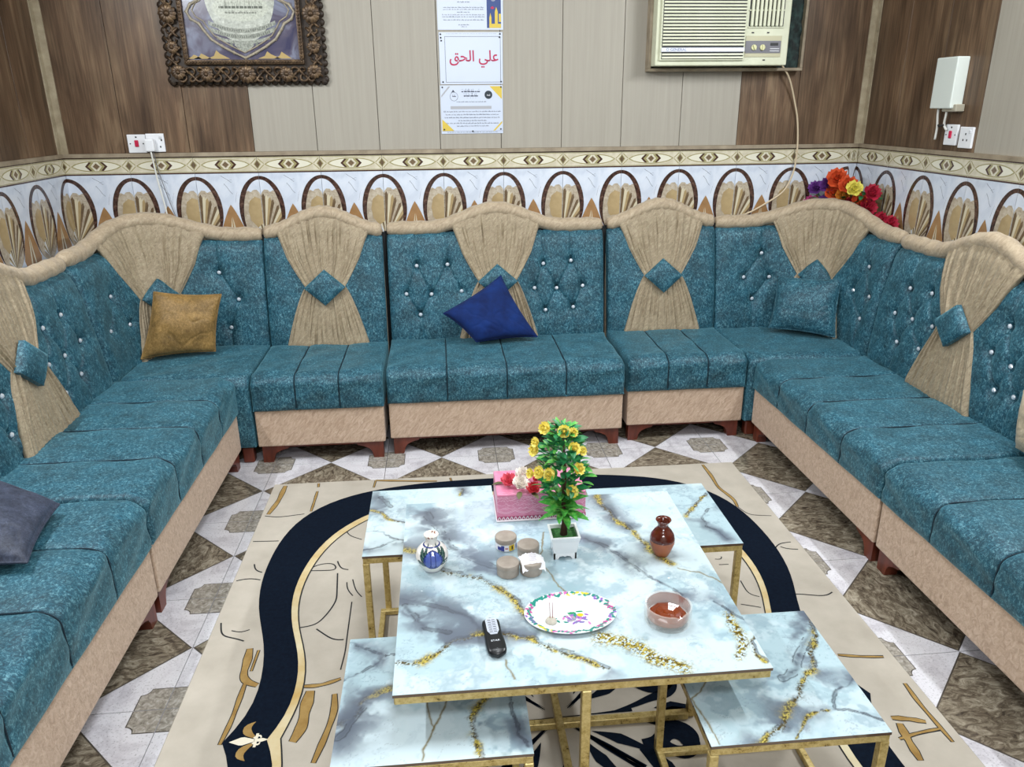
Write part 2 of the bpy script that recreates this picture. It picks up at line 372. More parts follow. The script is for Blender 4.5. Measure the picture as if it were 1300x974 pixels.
# ---- floor tiles: 50 cm squares, brown lozenge inlay, notched grey quarter squares at the corners
T = .5026
def floor_tile_mesh():
    b = MB(); h = T/2-.0012
    b.box(-h, -h, -.011, h, h, 0, 0)
    z = .0003
    b.poly([(h, 0, z), (0, h, z), (-h, 0, z), (0, -h, z)], 3)
    k = h-.006
    b.poly([(k, 0, 2*z), (0, k, 2*z), (-k, 0, 2*z), (0, -k, 2*z)], 1)
    for sx in (1, -1):
        for sy in (1, -1):
            def q(dx, dy, zz): return (sx*(h-dx), sy*(h-dy), zz)
            for s, mm, zz in ((.082, 3, z), (.079, 2, 2*z)):
                P = [q(0, 0, zz), q(s, 0, zz)]
                n = 5; r = s*.3
                P.append(q(s, s-r, zz))
                for a in range(1, n): an = PI/2*a/n; P.append(q(s-r*math.sin(an)*1.0, s-r*math.cos(an), zz))
                P += [q(s-r, s, zz), q(0, s, zz)]
                b.poly(P if sx*sy > 0 else P[::-1], mm)
    return b.mesh('floor_tile', [M['tile_white'], M['tile_brown'], M['tile_grey'], M['tile_line']], recalc=False)
ftm = floor_tile_mesh()
for i in range(-2, 6):
    for j in range(-7, 5):
        cx, cy = -.792+T*(i+.5), 1.731+T*(j+.5)
        if XL-.02 < cx-T/2+.25 and cx < XR and YF < cy < YB-.05:
            inst(ftm, 'floor_tile', fl, Matrix.Translation((cx, cy, 0)) @ Matrix.Rotation(random.choice((0, PI/2, PI, 3*PI/2)), 4, 'Z'))

# ---- dado tiles: local x along the wall 0..P, z up, face at y=0 looking -y
P_ = .3024
def dado_mesh():
    b = MB(); g = .0008; zt = 0; H = .604
    b.box(g, 0, -H+g, P_-g, .011, -g, 0)
    def P(pts, m, l): b.poly([(min(max(x, g), P_-g), -.0003*l, z) for x, z in pts], m)
    A, B, zc = .111, .166, -.180
    # orange arch with light lines, apex in the tile middle
    def bandx(z, off): return off
    arch = [(.1512, -.150)]
    for k in range(1, 10): u = k/9; arch.append((.1512+.074*u**.85, -.150-.165*u))
    for k in range(1, 5): u = k/4; arch.append((.2252-.01*u, -.315-.03*u))
    archL = [(P_-x, z) for x, z in arch[1:]][::-1]
    P(arch+archL, 6, 1)
    for s in (1, -1):
        P([(.1512+s*.002, -.21), (.1512+s*.022, -.33), (.1512+s*.026, -.36), (.1512+s*.014, -.36), (.1512+s*.003, -.27)], 5, 2)
        P([(.1512+s*.001, -.25), (.1512+s*.008, -.36), (.1512+s*.004, -.36)], 4, 2)
    for side in (0, 1):
        fx = (lambda x: x) if side == 0 else (lambda x: P_-x)
        def E(a, b_, t, dz=0): return (fx(a*math.cos(t)), zc+dz+b_*math.sin(t))
        N = 26
        full = [E(A, B, PI/2-PI*k/N) for k in range(N+1)]
        P([(fx(0), zc+B)]+full+[(fx(0), zc-B)], 2, 1)                     # stone field
        # pale crossing bands outside the lower half
        o1 = [E(A+.020, B+.05, -PI/2*k/12-.15, .0) for k in range(10)]; i1 = [E(A+.002, B+.002, -PI/2*k/12-.15) for k in range(10)]
        # white cap
        cap = [E(A-.012, B-.010, PI/2-PI*.42*k/12) for k in range(13)]
        lob = [(fx(.092), zc+.055), (fx(.080), zc+.082), (fx(.062), zc+.096), (fx(.046), zc+.088), (fx(.036), zc+.098), (fx(.018), zc+.100), (fx(.004), zc+.084), (fx(0), zc+.074)]
        P(cap+lob, 0, 2)
        # dark lines round the lobes
        for a in range(3): P([(fx(.036), zc+.066-a*.02), (fx(.040), zc+.066-a*.02), (fx(.030), zc+.03-a*.02), (fx(.026), zc+.03-a*.02)], 5, 2)
        if side == 0:      # right half of the oval: fan of brown and cream rays, from low centre
            def Lr(a): return .97/math.sqrt((math.cos(a)/(A*.93))**2+((math.sin(a))/(B*1.72))**2)
            for k in range(11):
                a1 = PI/2-.02-k*.092; a2 = a1-.092; r1 = min(.222-.006*k, 1.9*Lr(a1)); r2 = r1-.004; x0, z0 = 0, zc-.152
                mid = (a1+a2)/2; rm = r1+.012
                pts = [(x0, z0), (x0+r1*math.cos(a1)*.8, z0+r1*math.sin(a1)), (x0+rm*math.cos(mid)*.8, z0+rm*math.sin(mid)), (x0+r2*math.cos(a2)*.8, z0+r2*math.sin(a2))]
                pts = [(min(max(x, 0), A*.93*math.sqrt(max(0, 1-((z-zc)/B)**2))), z) for x, z in pts]; P(pts, (4, 5, 3, 4, 2)[k % 5], 2.5)
            P([(0, zc-.02), (0, zc-.15), (.012, zc-.12)], 4, 2)
        else:              # left half: tan petal and pale fan below
            pet = [(fx(0), zc-.02)]
            for k in range(9): a = k/8; pet.append((fx(.012+.052*math.sin(a*PI)), zc+.045-.11*a*1.0))
            P([(fx(.004), zc+.055), (fx(.03), zc+.066), (fx(.058), zc+.045), (fx(.068), zc), (fx(.06), zc-.05), (fx(.03), zc-.085), (fx(.004), zc-.10)], 3, 2.5)
            for k in range(8):
                a1 = PI/2-k*.13; a2 = a1-.13; r1 = .085-.003*k; z0 = zc-.152
                pts = [(fx(0), z0), (fx(r1*math.cos(a1)*.8), z0+r1*math.sin(a1)), (fx(r1*math.cos(a2)*.8), z0+r1*math.sin(a2))]; P(pts, (5, 4, 5, 7)[k % 4], 3)
        # dark crown ring, thick above, tapering to the sides
        ro = [E(A, B, PI/2-2.5*k/20) for k in range(21)]
        ri = [E(A-.028*max(0, 1-(k/20)**3), B-.017*max(0, 1-(k/20)**2), PI/2-2.5*k/20) for k in range(21)]
        for k in range(20): P([ro[k], ro[k+1], ri[k+1], ri[k]], 1, 3.5)
    # grey veins
    vr = random.Random(3)
    for (x, z, dx, dz) in ((.12, -.012, .05, -.03), (.17, -.03, -.04, -.03), (.13, -.05, .03, -.05), (.19, -.09, -.02, -.05), (.012, -.03, .02, -.04), (.28, -.04, -.03, -.03)):
        for k in range(3):
            x2, z2 = x+dx/3+vr.uniform(-.006, .006), z+dz/3+vr.uniform(-.006, .006); w_ = .0013
            P([(x, z), (x+w_, z+w_), (x2+w_, z2+w_), (x2, z2)], 8, 1); x, z = x2, z2
    return b.mesh('wall_tile', [M['wt_white'], M['wt_ring'], M['wt_stone'], M['wt_tan'], M['wt_brown'], M['wt_cream'], M['wt_orange'], M['wt_white'], M['wt_vein']], recalc=False)
def border_mesh():
    b = MB(); g = .0008; H = ZT1-ZT0; h = H/2; c = P_/2
    b.box(g, 0, g, P_-g, .013, H-g, 0)
    def P(pts, m, l): b.poly([(x, -.0003*l, z+h) for x, z in pts], m)
    for z0, z1, mm in ((h-.006, h-g, 1), (-h+g, -h+.006, 1), (h-.010, h-.0075, 2), (-h+.0075, -h+.010, 2)): P([(g, z0), (P_-g, z0), (P_-g, z1), (g, z1)], mm, 1)
    def eye(a, bb): return [(c+a*(-1+2*k/12), bb*(1-((-1+2*k/12))**2)**.7) for k in range(13)]+[(c+a*(1-2*k/12), -bb*(1-(1-2*k/12)**2)**.7) for k in range(1, 12)]
    P(eye(.118, .026), 2, 1); P(eye(.109, .0215), 3, 2)
    for s in (1, -1):
        for off, mm in ((.046, 1), (.034, 2)):
            x = c+s*off
            P([(x-s*.026, .020), (x-s*.014, .020), (x+s*.006, 0), (x-s*.014, -.020), (x-s*.026, -.020), (x-s*.008, 0)], mm, 3)
    P([(c-.024, 0), (c, .021), (c+.024, 0), (c, -.021)], 0, 3.3); P([(c-.016, 0), (c, .015), (c+.016, 0), (c, -.015)], 4, 3.6)
    for fx in ((lambda x: x), (lambda x: P_-x)):
        P([(fx(g), .021), (fx(.017), 0), (fx(g), -.021)], 2, 1); P([(fx(g), .016), (fx(.012), 0), (fx(g), -.016)], 4, 2)
        P([(fx(.003), .026), (fx(.030), .001), (fx(.033), .003), (fx(.008), .027)], 2, 1.2); P([(fx(.003), -.026), (fx(.030), -.001), (fx(.033), -.003), (fx(.008), -.027)], 2, 1.2)
    return b.mesh('border_tile', [M['bt_cream'], M['bt_dark'], M['bt_olive'], M['bt_light'], M['wt_brown']], recalc=False)
dm, bm_ = dado_mesh(), border_mesh()
def Rz(a): return Matrix.Rotation(a, 4, 'Z')
X0 = -.372*4.0-P_                     # first full seam on the back wall
def wall_run(wall, org, ang, n, clip=None):
    """tiles along a wall: local +x runs from org at angle ang, faces look to local -y"""
    for k in range(n):
        L = Matrix.Translation(org) @ Rz(ang) @ Matrix.Translation((k*P_, 0, 0))
        inst(dm, 'wall_tile', wall, L @ Matrix.Translation((0, 0, ZT0)))
        inst(bm_, 'border_tile', wall, L @ Matrix.Translation((0, -.002, ZT0)))
wall_run(wb, (X0, YB, 0), 0, 13)
L = Matrix.Translation((X0+13*P_, YB, ZT0)) @ Matrix.Diagonal((.045/P_, 1, 1, 1))
inst(dm, 'wall_tile', wb, L); inst(bm_, 'border_tile', wb, L @ Matrix.Translation((0, -.002, 0)))
# right wall: runs from the back corner towards the viewer; left wall: from the viewer to the back corner
wall_run(wr, (XR, YB+.012, 0), -PI/2, 10)
wall_run(wl, (XL, YB-10*P_, 0), PI/2, 10)
def wall_plank(wall, x, width, z0, z1, m, ang, org, name='wall_panel'):
    V, Fc = rbox(.0012, 0, z0, width-.0012, .010, z1, .0012, 1); L = Matrix.Translation(org) @ Rz(ang) @ Matrix.Translation((x, 0, 0))
    V = [tuple(L @ Vector(v)) for v in V]; sh = L @ Vector((0, 0, 0))
    o = obj(name, V, Fc, m, wall); return o
# back wall: 2 1/2 brown, then grey, then brown again
xs = [XL, -1.51, -1.5+.010, -1.19]
edges = [XL, -1.494, -1.192, -.887, -.586, -.284, .014, .3165, .619, .9215, 1.224, 1.5245, 1.827, XR]
kinds = ['w', 'w', 'w', 'g', 'g', 'g', 'g', 'g', 'g', 'g', 'g', 'w', 'w']
for k in range(13):
    o = wall_plank(wb, edges[k], edges[k+1]-edges[k], ZS, ZC, M['wood' if kinds[k] == 'w' else 'grey_panel'], 0, (0, YB, 0))
for k in range(14):
    wall_plank(wl, k*.30, .30, ZS, ZC, M['wood'], PI/2, (XL, YB-.0-14*.30, 0))
    wall_plank(wr, k*.30, .30, ZS, ZC, M['wood'] if k < 3 else M['grey_panel'], -PI/2, (XR, YB, 0))
# sill strip over the border and the corner strips
tr = MB(); tr.box(XL, YB-.012, ZT1, XR, YB+.01, ZS); o = tr.build('trim_1', M['sill']); tag(o, kind='structure')
tr = MB(); tr.box(XL-.01, YF, ZT1, XL+.012, YB-.012, ZS); o = tr.build('trim_2', M['sill']); tag(o, kind='structure')
tr = MB(); tr.box(XR-.012, YF, ZT1, XR+.01, YB-.012, ZS); o = tr.build('trim_3', M['sill']); tag(o, kind='structure')
for n_, x, s in ((4, XL, 1), (5, XR, -1)):
    tr = MB().box(min(x, x+s*.035), YB-.006, ZS, max(x, x+s*.035), YB+.002, ZC).box(min(x, x+s*.006), YB-.035, ZS, max(x, x+s*.006), YB, ZC)
    o = tr.build('trim_%d' % n_, noisy('corner_strip_%d' % n_, [(.3, '#8d8068'), (.7, '#b3a78e')], 15, rough=.6)); tag(o, kind='structure')
# lamps (outside the picture): two ceiling panels and tube fittings on the walls
M['lamp'] = mat('lamp_face', '#ffffff', .5, emit='#eef5ff', es=3)
for x, y in ((.2, 2.1), (.2, -.3)):
    e = empty('ceiling_panel', (x, y, ZC), 'square white ceiling light panel over the seating' if y > 0 else 'square white ceiling light panel behind the viewer', 'lamp')
    MB().box(x-.32, y-.32, 2.785, x+.32, y+.32, 2.799).build('frame', M['plastic_white'], e); MB().box(x-.30, y-.30, 2.781, x+.30, y+.30, 2.785).build('diffuser', M['lamp'], e)
for (x, y, ax, lb) in ((-1.765, 2.2, 'y', 'white tube light high on the left wall'), (2.165, 2.2, 'y', 'white tube light high on the right wall'), (.2, -1.575, 'x', 'white tube light high behind the viewer')):
    e = empty('tube_light', (x, y, 2.36), lb, 'lamp')
    q = (.03 if x < 0 else -.03) if ax == 'y' else 0; MB().tube([(x+q, y-.6, 2.36), (x+q, y+.6, 2.36)] if ax == 'y' else [(x-.6, y+.03, 2.30), (x+.6, y+.03, 2.30)], .013, 10).build('tube', M['lamp'], e, smooth=True)
    if ax == 'y': MB().box(x-.02, y-.63, 2.33, x+.02, y+.63, 2.39).build('housing', M['plastic_white'], e)
    else: MB().box(x-.63, y-.02, 2.27, x+.63, y+.02, 2.33).build('housing', M['plastic_white'], e)

# ================================================================ SOFA UNITS
def resample(P, n):
    P = np.array(P, float); d = np.r_[0, np.cumsum(np.hypot(*np.diff(P, axis=0).T))]; s = np.linspace(0, d[-1], n)
    return np.stack([np.interp(s, d, P[:, k]) for k in (0, 1)], 1), d[-1]
def smooth_path(P, n, it):
    Q, L = resample(P, n)
    for _ in range(it): Q[1:-1] = (Q[:-2]+2*Q[1:-1]+Q[2:])/4
    return Q, L
def seg_d(X, Y, a, b):
    ax, ay = a; bx, by = b; dx, dy = bx-ax, by-ay; t = np.clip(((X-ax)*dx+(Y-ay)*dy)/(dx*dx+dy*dy+1e-12), 0, 1)
    return np.hypot(X-ax-t*dx, Y-ay-t*dy)
def backrest(parent, Pb, Pt, z0, z1, zr, drape_c, btn, hump, inward, curve=False, seed=0, dw=(.225, .095, .205), zw=.70, diamond=True, label=None):
    """Pb, Pt: plan polylines of the cushion face at the foot and at the top; btn: list of (s metres, z)."""
    n = 230 if not curve else 260
    it = 60 if curve else 0
    Qb, Lb = smooth_path(Pb, n, it); Qt, Lt = smooth_path(Pt, n, it); L = (Lb+Lt)/2
    tb = np.gradient(Qb, axis=0); tb /= np.hypot(tb[:, 0], tb[:, 1])[:, None]; N = np.stack([tb[:, 1], -tb[:, 0]], 1)
    if N[n//2] @ np.array(inward) < 0: N = -N
    for _ in range(8): N[1:-1] = (N[:-2]+N[1:-1]+N[2:])/3
    N /= np.hypot(N[:, 0], N[:, 1])[:, None]
    S = np.linspace(0, 1, n)*L; nv = 112
    def humpz(s): # height of the top rail centre above its straight line
        d = np.abs(s-drape_c)/(hump); return .088*np.where(d < 1, .5+.5*np.cos(PI*np.clip(d, 0, 1)), 0)
    V1 = np.linspace(0, 1, nv)
    SS, VV = np.meshgrid(S, V1, indexing='ij'); ztop = z1+0*SS; Z = z0+(z1-z0)*VV
    # relief towards the room
    ed = np.minimum(SS, L-SS); rel = .020*(1-np.exp(-ed/.018))-.020
    et = (z1-Z); rel += .030*(1-np.exp(-et/.020))-.030; rel += -.012*np.exp(-(Z-z0)/.02)
    rel += .010*np.sin(PI*np.clip(VV, 0, 1))
    for (a, b) in btn: r2 = (SS-a)**2+(Z-b)**2; rel += -.015*np.exp(-r2/(2*.016**2))-.006*np.exp(-r2/(2*.045**2))
    prs = []
    for i in range(len(btn)):
        for j in range(i+1, len(btn)):
            dd = math.hypot(btn[i][0]-btn[j][0], btn[i][1]-btn[j][1])
            if dd < .185 and abs(btn[i][1]-btn[j][1]) > .05: prs.append((btn[i], btn[j]))
    for a, b in btn:
        if b > .75: prs.append(((a, b), (a, z1)))
        if b < .6: prs.append(((a, b), (a+.01, z0)))
    for a, b in prs: rel += -.0085*np.exp(-(seg_d(SS, Z, a, b)/.0055)**2)-.003*np.exp(-(seg_d(SS, Z, a, b)/.02)**2)
    cr = fbm(SS*9+seed, Z*9, seed)-.47; rel += .012*cr
    def place(SS_, VVz, off):
        """SS_ metres along, VVz height 0..1 (may exceed), off towards the room"""
        i = np.clip(SS_/L, 0, 1)*(n-1)
        def ip(Q): return np.stack([np.interp(i, np.arange(n), Q[:, k]) for k in (0, 1)], -1)
        b_, t_, nn = ip(Qb), ip(Qt), ip(N); v = VVz[..., None]
        xy = b_*(1-v)+t_*v+nn*off[..., None]; return np.concatenate([xy, (z0+(z1-z0)*VVz)[..., None]], -1)
    fr = place(SS, VV, rel); bk = place(SS[:, ::nv-1], VV[:, ::nv-1], np.full((n, 2), -.055))
    Vf = fr.reshape(-1, 3); Fc = gridF(n, nv).tolist(); o0 = len(Vf)
    Vb = bk.reshape(-1, 3); Fc += [(o0+i*2, o0+i*2+1, o0+i*2+3, o0+i*2+2) for i in range(n-1)]
    for i in range(n-1):
        Fc.append((i*nv, o0+i*2, o0+i*2+2, (i+1)*nv)); Fc.append((i*nv+nv-1, (i+1)*nv+nv-1, o0+(i+1)*2+1, o0+i*2+1))
    Fc.append([j for j in range(nv)]+[o0+1, o0]); e = (n-1)*nv; Fc.append([e+j for j in range(nv)][::-1]+[o0+(n-1)*2, o0+(n-1)*2+1])
    br_ = obj('backrest', np.concatenate([Vf, Vb]), Fc, M['teal'], parent, smooth=True)
    # padded rail along the top with its hump over the drape
    m_ = 90; sr = np.linspace(.002, L-.002, m_); zc = zr+humpz(sr); pr = place(sr, np.ones(m_), np.full(m_, -.048)); pr[:, 2] = zc
    rb = MB(); K = 14; Vt = []
    for i in range(m_):
        ii = sr[i]/L*(n-1); nn = np.array([np.interp(ii, np.arange(n), N[:, 0]), np.interp(ii, np.arange(n), N[:, 1]), 0])
        endr = 1-.35*math.exp(-min(i, m_-1-i)/1.2)
        for k in range(K):
            a = 2*PI*k/K; r = .036*endr*(1+.05*math.sin(i*.9+seed)); Vt.append(pr[i]+nn*math.cos(a)*r*1.05+np.array([0, 0, 1])*math.sin(a)*r)
    Ff = [(i*K+k, i*K+(k+1) % K, (i+1)*K+(k+1) % K, (i+1)*K+k) for i in range(m_-1) for k in range(K)]+[list(range(K)), [(m_-1)*K+k for k in range(K)]]
    obj('top_rail', Vt, Ff, M['rail'], parent, smooth=True)
    # back board under the rail
    bb = []; nb = 60; sb = np.linspace(0, L, nb); zt = zr+humpz(sb)
    A_ = place(sb, np.ones(nb), np.full(nb, -.052)); B_ = place(sb, np.ones(nb), np.full(nb, -.075)); A0 = place(sb, np.zeros(nb), np.full(nb, -.057)); B0 = place(sb, np.zeros(nb), np.full(nb, -.085))
    A_[:, 2] = zt; B_[:, 2] = zt; A0[:, 2] = .1; B0[:, 2] = .1
    V_ = np.concatenate([A_, B_, A0, B0]); f_ = []
    for i in range(nb-1):
        f_ += [(i, i+1, nb+i+1, nb+i), (i, 2*nb+i, 2*nb+i+1, i+1), (nb+i, nb+i+1, 3*nb+i+1, 3*nb+i), (2*nb+i, 3*nb+i, 3*nb+i+1, 2*nb+i+1)]
    f_ += [(0, nb, 3*nb, 2*nb), (nb-1, 3*nb-1, 4*nb-1, 2*nb-1)]
    obj('back_board', V_, f_, M['rail'], parent)
    # gathered drape
    if drape_c is not None:
        nu, nw = 260, 90; tt = np.linspace(-1, 1, nu); zz = np.linspace(z0-.005, z1+.001, nw)
        TT, ZZ = np.meshgrid(tt, zz, indexing='ij'); ht, hw, hb = dw
        up = np.clip((ZZ-zw)/(z1-zw), 0, 1); dn = np.clip((zw-ZZ)/(zw-z0), 0, 1)
        half = np.where(ZZ > zw, hw+(ht-hw)*up**.92, hw+(hb-hw)*dn**.75)
        topc = humpz(drape_c+TT*half); s_ = drape_c+TT*half
        # upper rows climb to the rail
        climb = np.clip((ZZ-(z1-.10))/.10, 0, 1); Zr = ZZ+climb*(zr-z1+topc-.0)
        r_ = np.random.default_rng(seed+5); fold = 0*TT
        for k in range(15):
            c0 = -1+2*(k+.5+r_.uniform(-.3, .3))/15; wd = r_.uniform(.028, .06); am = r_.uniform(.5, 1.2)*(.5+.5*abs(c0)+.25)
            drift = c0+.05*np.sin(ZZ*9+k)*r_.uniform(-1, 1); fold += am*np.exp(-((TT-drift)/wd)**2)
        val = 0*TT
        for k in range(26):
            c0 = -1+2*(k+.5+r_.uniform(-.5, .5))/26; wd = r_.uniform(.010, .018); lo, hi = r_.uniform(0, .25), r_.uniform(.55, 1.1)
            q = np.abs(ZZ-zw)/np.where(ZZ > zw, z1-zw, zw-z0); ext = 1-sstep(hi-.25, hi, q); drift = c0+.03*np.sin(ZZ*14+k*2.1)*r_.uniform(-1, 1)*q
            val += r_.uniform(.4, 1)*ext*np.exp(-((TT-drift)/wd)**2)
        near = np.exp(-(np.abs(ZZ-zw)/.18)**2); fold *= .0045+.0045*near; fold -= val*(.012-.004*near)
        fold -= .0035*np.exp(-((TT-.02*np.sin(ZZ*20))/.5)**2)
        base = np.interp(ZZ, [z0, z0+.03, zw, z1-.03, z1], [.010, .016, .007, .012, .004])
        # cushion relief under the drape
        off = base+fold+.010*np.sin(PI*np.clip((ZZ-z0)/(z1-z0), 0, 1))-.008*near
        off += -.03*climb**2+.006*climb
        off -= .008*np.exp(-(1-np.abs(TT))/.02)
        iu = np.clip(s_/L, 0, 1)*(n-1); iv = np.clip((Zr-z0)/(z1-z0), 0, 1)*(nv-1); i0 = np.clip(iu.astype(int), 0, n-2); j0 = np.clip(iv.astype(int), 0, nv-2); fu, fv = iu-i0, iv-j0
        rl = rel[i0, j0]*(1-fu)*(1-fv)+rel[i0+1, j0]*fu*(1-fv)+rel[i0, j0+1]*(1-fu)*fv+rel[i0+1, j0+1]*fu*fv
        off = np.where(climb < .5, np.maximum(off, rl+.004), off)
        v_ = (np.minimum(Zr, 9)-z0)/(z1-z0); pos = place(s_, np.clip(v_, 0, 1), off); pos[..., 2] = Zr
        Vd = pos.reshape(-1, 3); nn_ = len(Vd); pos2 = place(s_, np.clip(v_, 0, 1), off*0-.004-.02*climb); pos2[..., 2] = Zr-.004*climb
        V2 = np.concatenate([Vd, pos2.reshape(-1, 3)]); Fd = gridF(nu, nw).tolist(); Fd += [[nn_+i for i in f] for f in Fd]
        for i in range(nu-1): Fd += [(i*nw, nn_+i*nw, nn_+(i+1)*nw, (i+1)*nw), (i*nw+nw-1, (i+1)*nw+nw-1, nn_+(i+1)*nw+nw-1, nn_+i*nw+nw-1)]
        for j in range(nw-1):
            e = (nu-1)*nw; Fd += [(j, j+1, nn_+j+1, nn_+j), (e+j, e+j+1, nn_+e+j+1, nn_+e+j)]
        dr_ = obj('drape', V2, Fd, M['drape'], parent, smooth=True)
        # padded diamond clasp
        if diamond:
            g = 13; dv = []; dh, dz = .098, .084
            for i in range(g):
                for j in range(g):
                    a, b = -1+2*i/(g-1), -1+2*j/(g-1); x, y = (a+b)/2, (a-b)/2
                    dv.append((x*dh, y*dz, .008+.018*((1-a*a)*(1-b*b))**.3))
            dv = np.array(dv); pz = (zw+dv[:, 1]-z0)/(z1-z0); pf = place(drape_c+dv[:, 0], pz, dv[:, 2]*.8+.034); pb = place(drape_c+dv[:, 0], pz, 0*dv[:, 2]+.020)
            k_ = g*g; Fg = gridF(g, g).tolist(); Fg2 = [[k_+i for i in f] for f in Fg]; per = [i*g for i in range(g)]+[(g-1)*g+j for j in range(1, g)]+[i*g+g-1 for i in range(g-2, -1, -1)]+[j for j in range(g-2, 0, -1)]
            Fs = [(per[i], per[(i+1) % len(per)], k_+per[(i+1) % len(per)], k_+per[i]) for i in range(len(per))]
            obj('diamond_clasp', np.concatenate([pf, pb]), Fg+Fg2+Fs, M['teal'], dr_, smooth=True, split=50)
    for a, b in btn:
        p = place(np.array([a]), np.array([(b-z0)/(z1-z0)]), np.array([-.012+.012]))[0]; ii = a/L*(n-1)
        nn = Vector((np.interp(ii, np.arange(n), N[:, 0]), np.interp(ii, np.arange(n), N[:, 1]), 0))
        Mx = Matrix.Translation(p+np.array(nn)*(-.010)) @ nn.to_track_quat('Z', 'Y').to_matrix().to_4x4()
        bo = MB().lathe([(.0085, 0), (.0098, .003), (.007, .007), (.004, .0085)], seg=8).xf(Mx); bo.build('crystal_button', M['crystal'], br_)

def seat(parent, u0, u1, D, zt, seams, X, drop=None, zb=.256):
    """X(u, d, z) -> world; u along the front, d depth from the front plane"""
    prof = [(D+.03, zt-.004)]
    for d in np.linspace(D, .052, 14): prof.append((d, zt))
    for a in np.linspace(.08, 1, 9): prof.append((.052-.064*math.sin(a*PI/2), zt-.048*(1-math.cos(a*PI/2))))
    for z in np.linspace(zt-.06, zb+.012, 8): prof.append((-.013, z))
    prof += [(-.008, zb+.003), (.004, zb)]
    prof = np.array(prof); npf = len(prof)
    us = np.unique(np.round(np.concatenate([np.linspace(u0, u1, int((u1-u0)/.02)+2)]+[np.array([s+o for o in (-.014, -.008, -.0045, -.003, -.0015, 0, .0015, .003, .0045, .008, .014)]) for s in seams]+[u0+np.array([.002, .005, .010, .018]), u1-np.array([.002, .005, .010, .018])]), 4))
    us = us[(us >= u0) & (us <= u1)]
    # outward normals of the profile
    tg = np.gradient(prof, axis=0); nr = np.stack([-tg[:, 1], tg[:, 0]], 1); nr /= np.hypot(nr[:, 0], nr[:, 1])[:, None]
    if nr[5][1] < 0: nr = -nr
    V = []
    for u in us:
        e = min(u-u0, u1-u); ins = -.016*math.exp(-e/.006)
        for s in seams: ins += -.010*math.exp(-((u-s)/.0026)**2)-.003*math.exp(-((u-s)/.016)**2)
        sx = [u0]+list(seams)+[u1]
        pf = 0
        for a, b in zip(sx[:-1], sx[1:]):
            if a <= u <= b: pf = .004*math.sin(PI*(u-a)/(b-a))
        for k, (d, z) in enumerate(prof):
            act = (1 if k > 1 else .3) if k < npf-2 else 0; w = ins*act+pf*(1 if 1 < k < 24 else .15)
            jit = (.0018 if k < npf-3 else .0004)*(math.sin(u*31+k)+math.sin(u*17+k*.7))
            V.append(X(u, d+nr[k][0]*(w+jit), z+nr[k][1]*(w+jit)))
    n = len(us); Fc = gridF(n, npf).tolist(); o = len(V)
    for u in us: V += [X(u, .004, zb-.001), X(u, D+.03, zb-.001)]
    for i in range(n-1):
        Fc += [(o+2*i, o+2*i+2, o+2*i+3, o+2*i+1), (i*npf+npf-1, (i+1)*npf+npf-1, o+2*i+2, o+2*i), (i*npf, o+2*i+1, o+2*i+3, (i+1)*npf)]
    Fc += [list(range(npf))+[o, o+1], [(n-1)*npf+k for k in range(npf)][::-1]+[o+2*(n-1)+1, o+2*(n-1)]]
    sc_ = obj('seat_cushion', V, Fc, M['teal_top'], parent, smooth=True, split=60)
    for s in seams:
        pts = [X(s, d+nr[k][0]*-.0045, z+nr[k][1]*-.0045) for k, (d, z) in enumerate(prof[1:-2], 1)]
        MB().tube(pts, .0022, 5).build('seam', M['seam'], sc_)  # dark tube added in the groove, painting in the shade of the crease
def xbox(X, u0, u1, d0, d1, z0, z1):
    P = [X(u, d, z) for z in (z0, z1) for d in (d0, d1) for u in (u0, u1)]
    return P, [(0, 2, 3, 1), (4, 5, 7, 6), (0, 1, 5, 4), (2, 6, 7, 3), (0, 4, 6, 2), (1, 3, 7, 5)]
def base_and_legs(parent, u0, u1, D, X, zb=.256, mb=None, z0=.083):
    V, Fc = rbox(u0+.003, 0, z0, u1-.003, D+.05, zb, .006, 2); V = [X(*v) for v in V]
    obj('base', V, Fc, mb or M['beige'], parent, smooth=False)
    V, Fc = xbox(X, u0+.03, u1-.03, .03, D, z0-.018, z0); obj('under_frame', V, Fc, M['wood_leg'], parent)
    for (s, uc) in ((1, u0+.015), (-1, u1-.015)):
        for d0 in (.012, D-.03):
            pr = [(0, z0), (0, .0), (.045, .0), (.052, .030), (.062, .046), (.085, .058), (.115, .066), (.125, z0)]
            if d0 > .1: pr = [(0, z0), (.006, 0), (.05, 0), (.06, z0)]
            n = len(pr); V = [X(uc+s*a, d0, z) for a, z in pr]+[X(uc+s*a, d0+.045, z) for a, z in pr]
            Fc = [list(range(n)), list(range(n, 2*n))[::-1]]+[(i, (i+1) % n, n+(i+1) % n, n+i) for i in range(n)]
            obj('leg', V, Fc, M['wood_leg'], parent)
GR = 'matching units of the teal sectional sofa'
def unit_back(x0, x1, yf, seams, btn, label, seed):
    e = empty('sofa_unit', ((x0+x1)/2, yf+.25, 0), label, 'sofa', GR); X = lambda u, d, z: (u, yf+d, z)
    base_and_legs(e, x0, x1, .46, X); seat(e, x0, x1, .47, .42, seams, X)
    gx = .002
    MB().box(x0-.010, yf+.595, .1, x1+.010, yf+.61, .945).build('gap_shade_sheet', M['dark'], e)  # dark sheet added behind the unit, painting shade into the gaps beside it
    btn = [(a-x0-gx, z) for a, z in btn]
    backrest(e, [(x0+gx, yf+.46), (x1-gx, yf+.46)], [(x0+gx, yf+.56), (x1-gx, yf+.56)], .40, .935, .955, (x1-x0)/2-gx, btn, (x1-x0)/2*(.98 if x1-x0 < .7 else .62), (0, -1), seed=seed)
    return e
unit_back(-.862, -.288, 3.26, [-.862+.574*k/3 for k in (1, 2)], [], 'narrow teal sofa unit left of the wide middle one, nothing on its seat', 1)
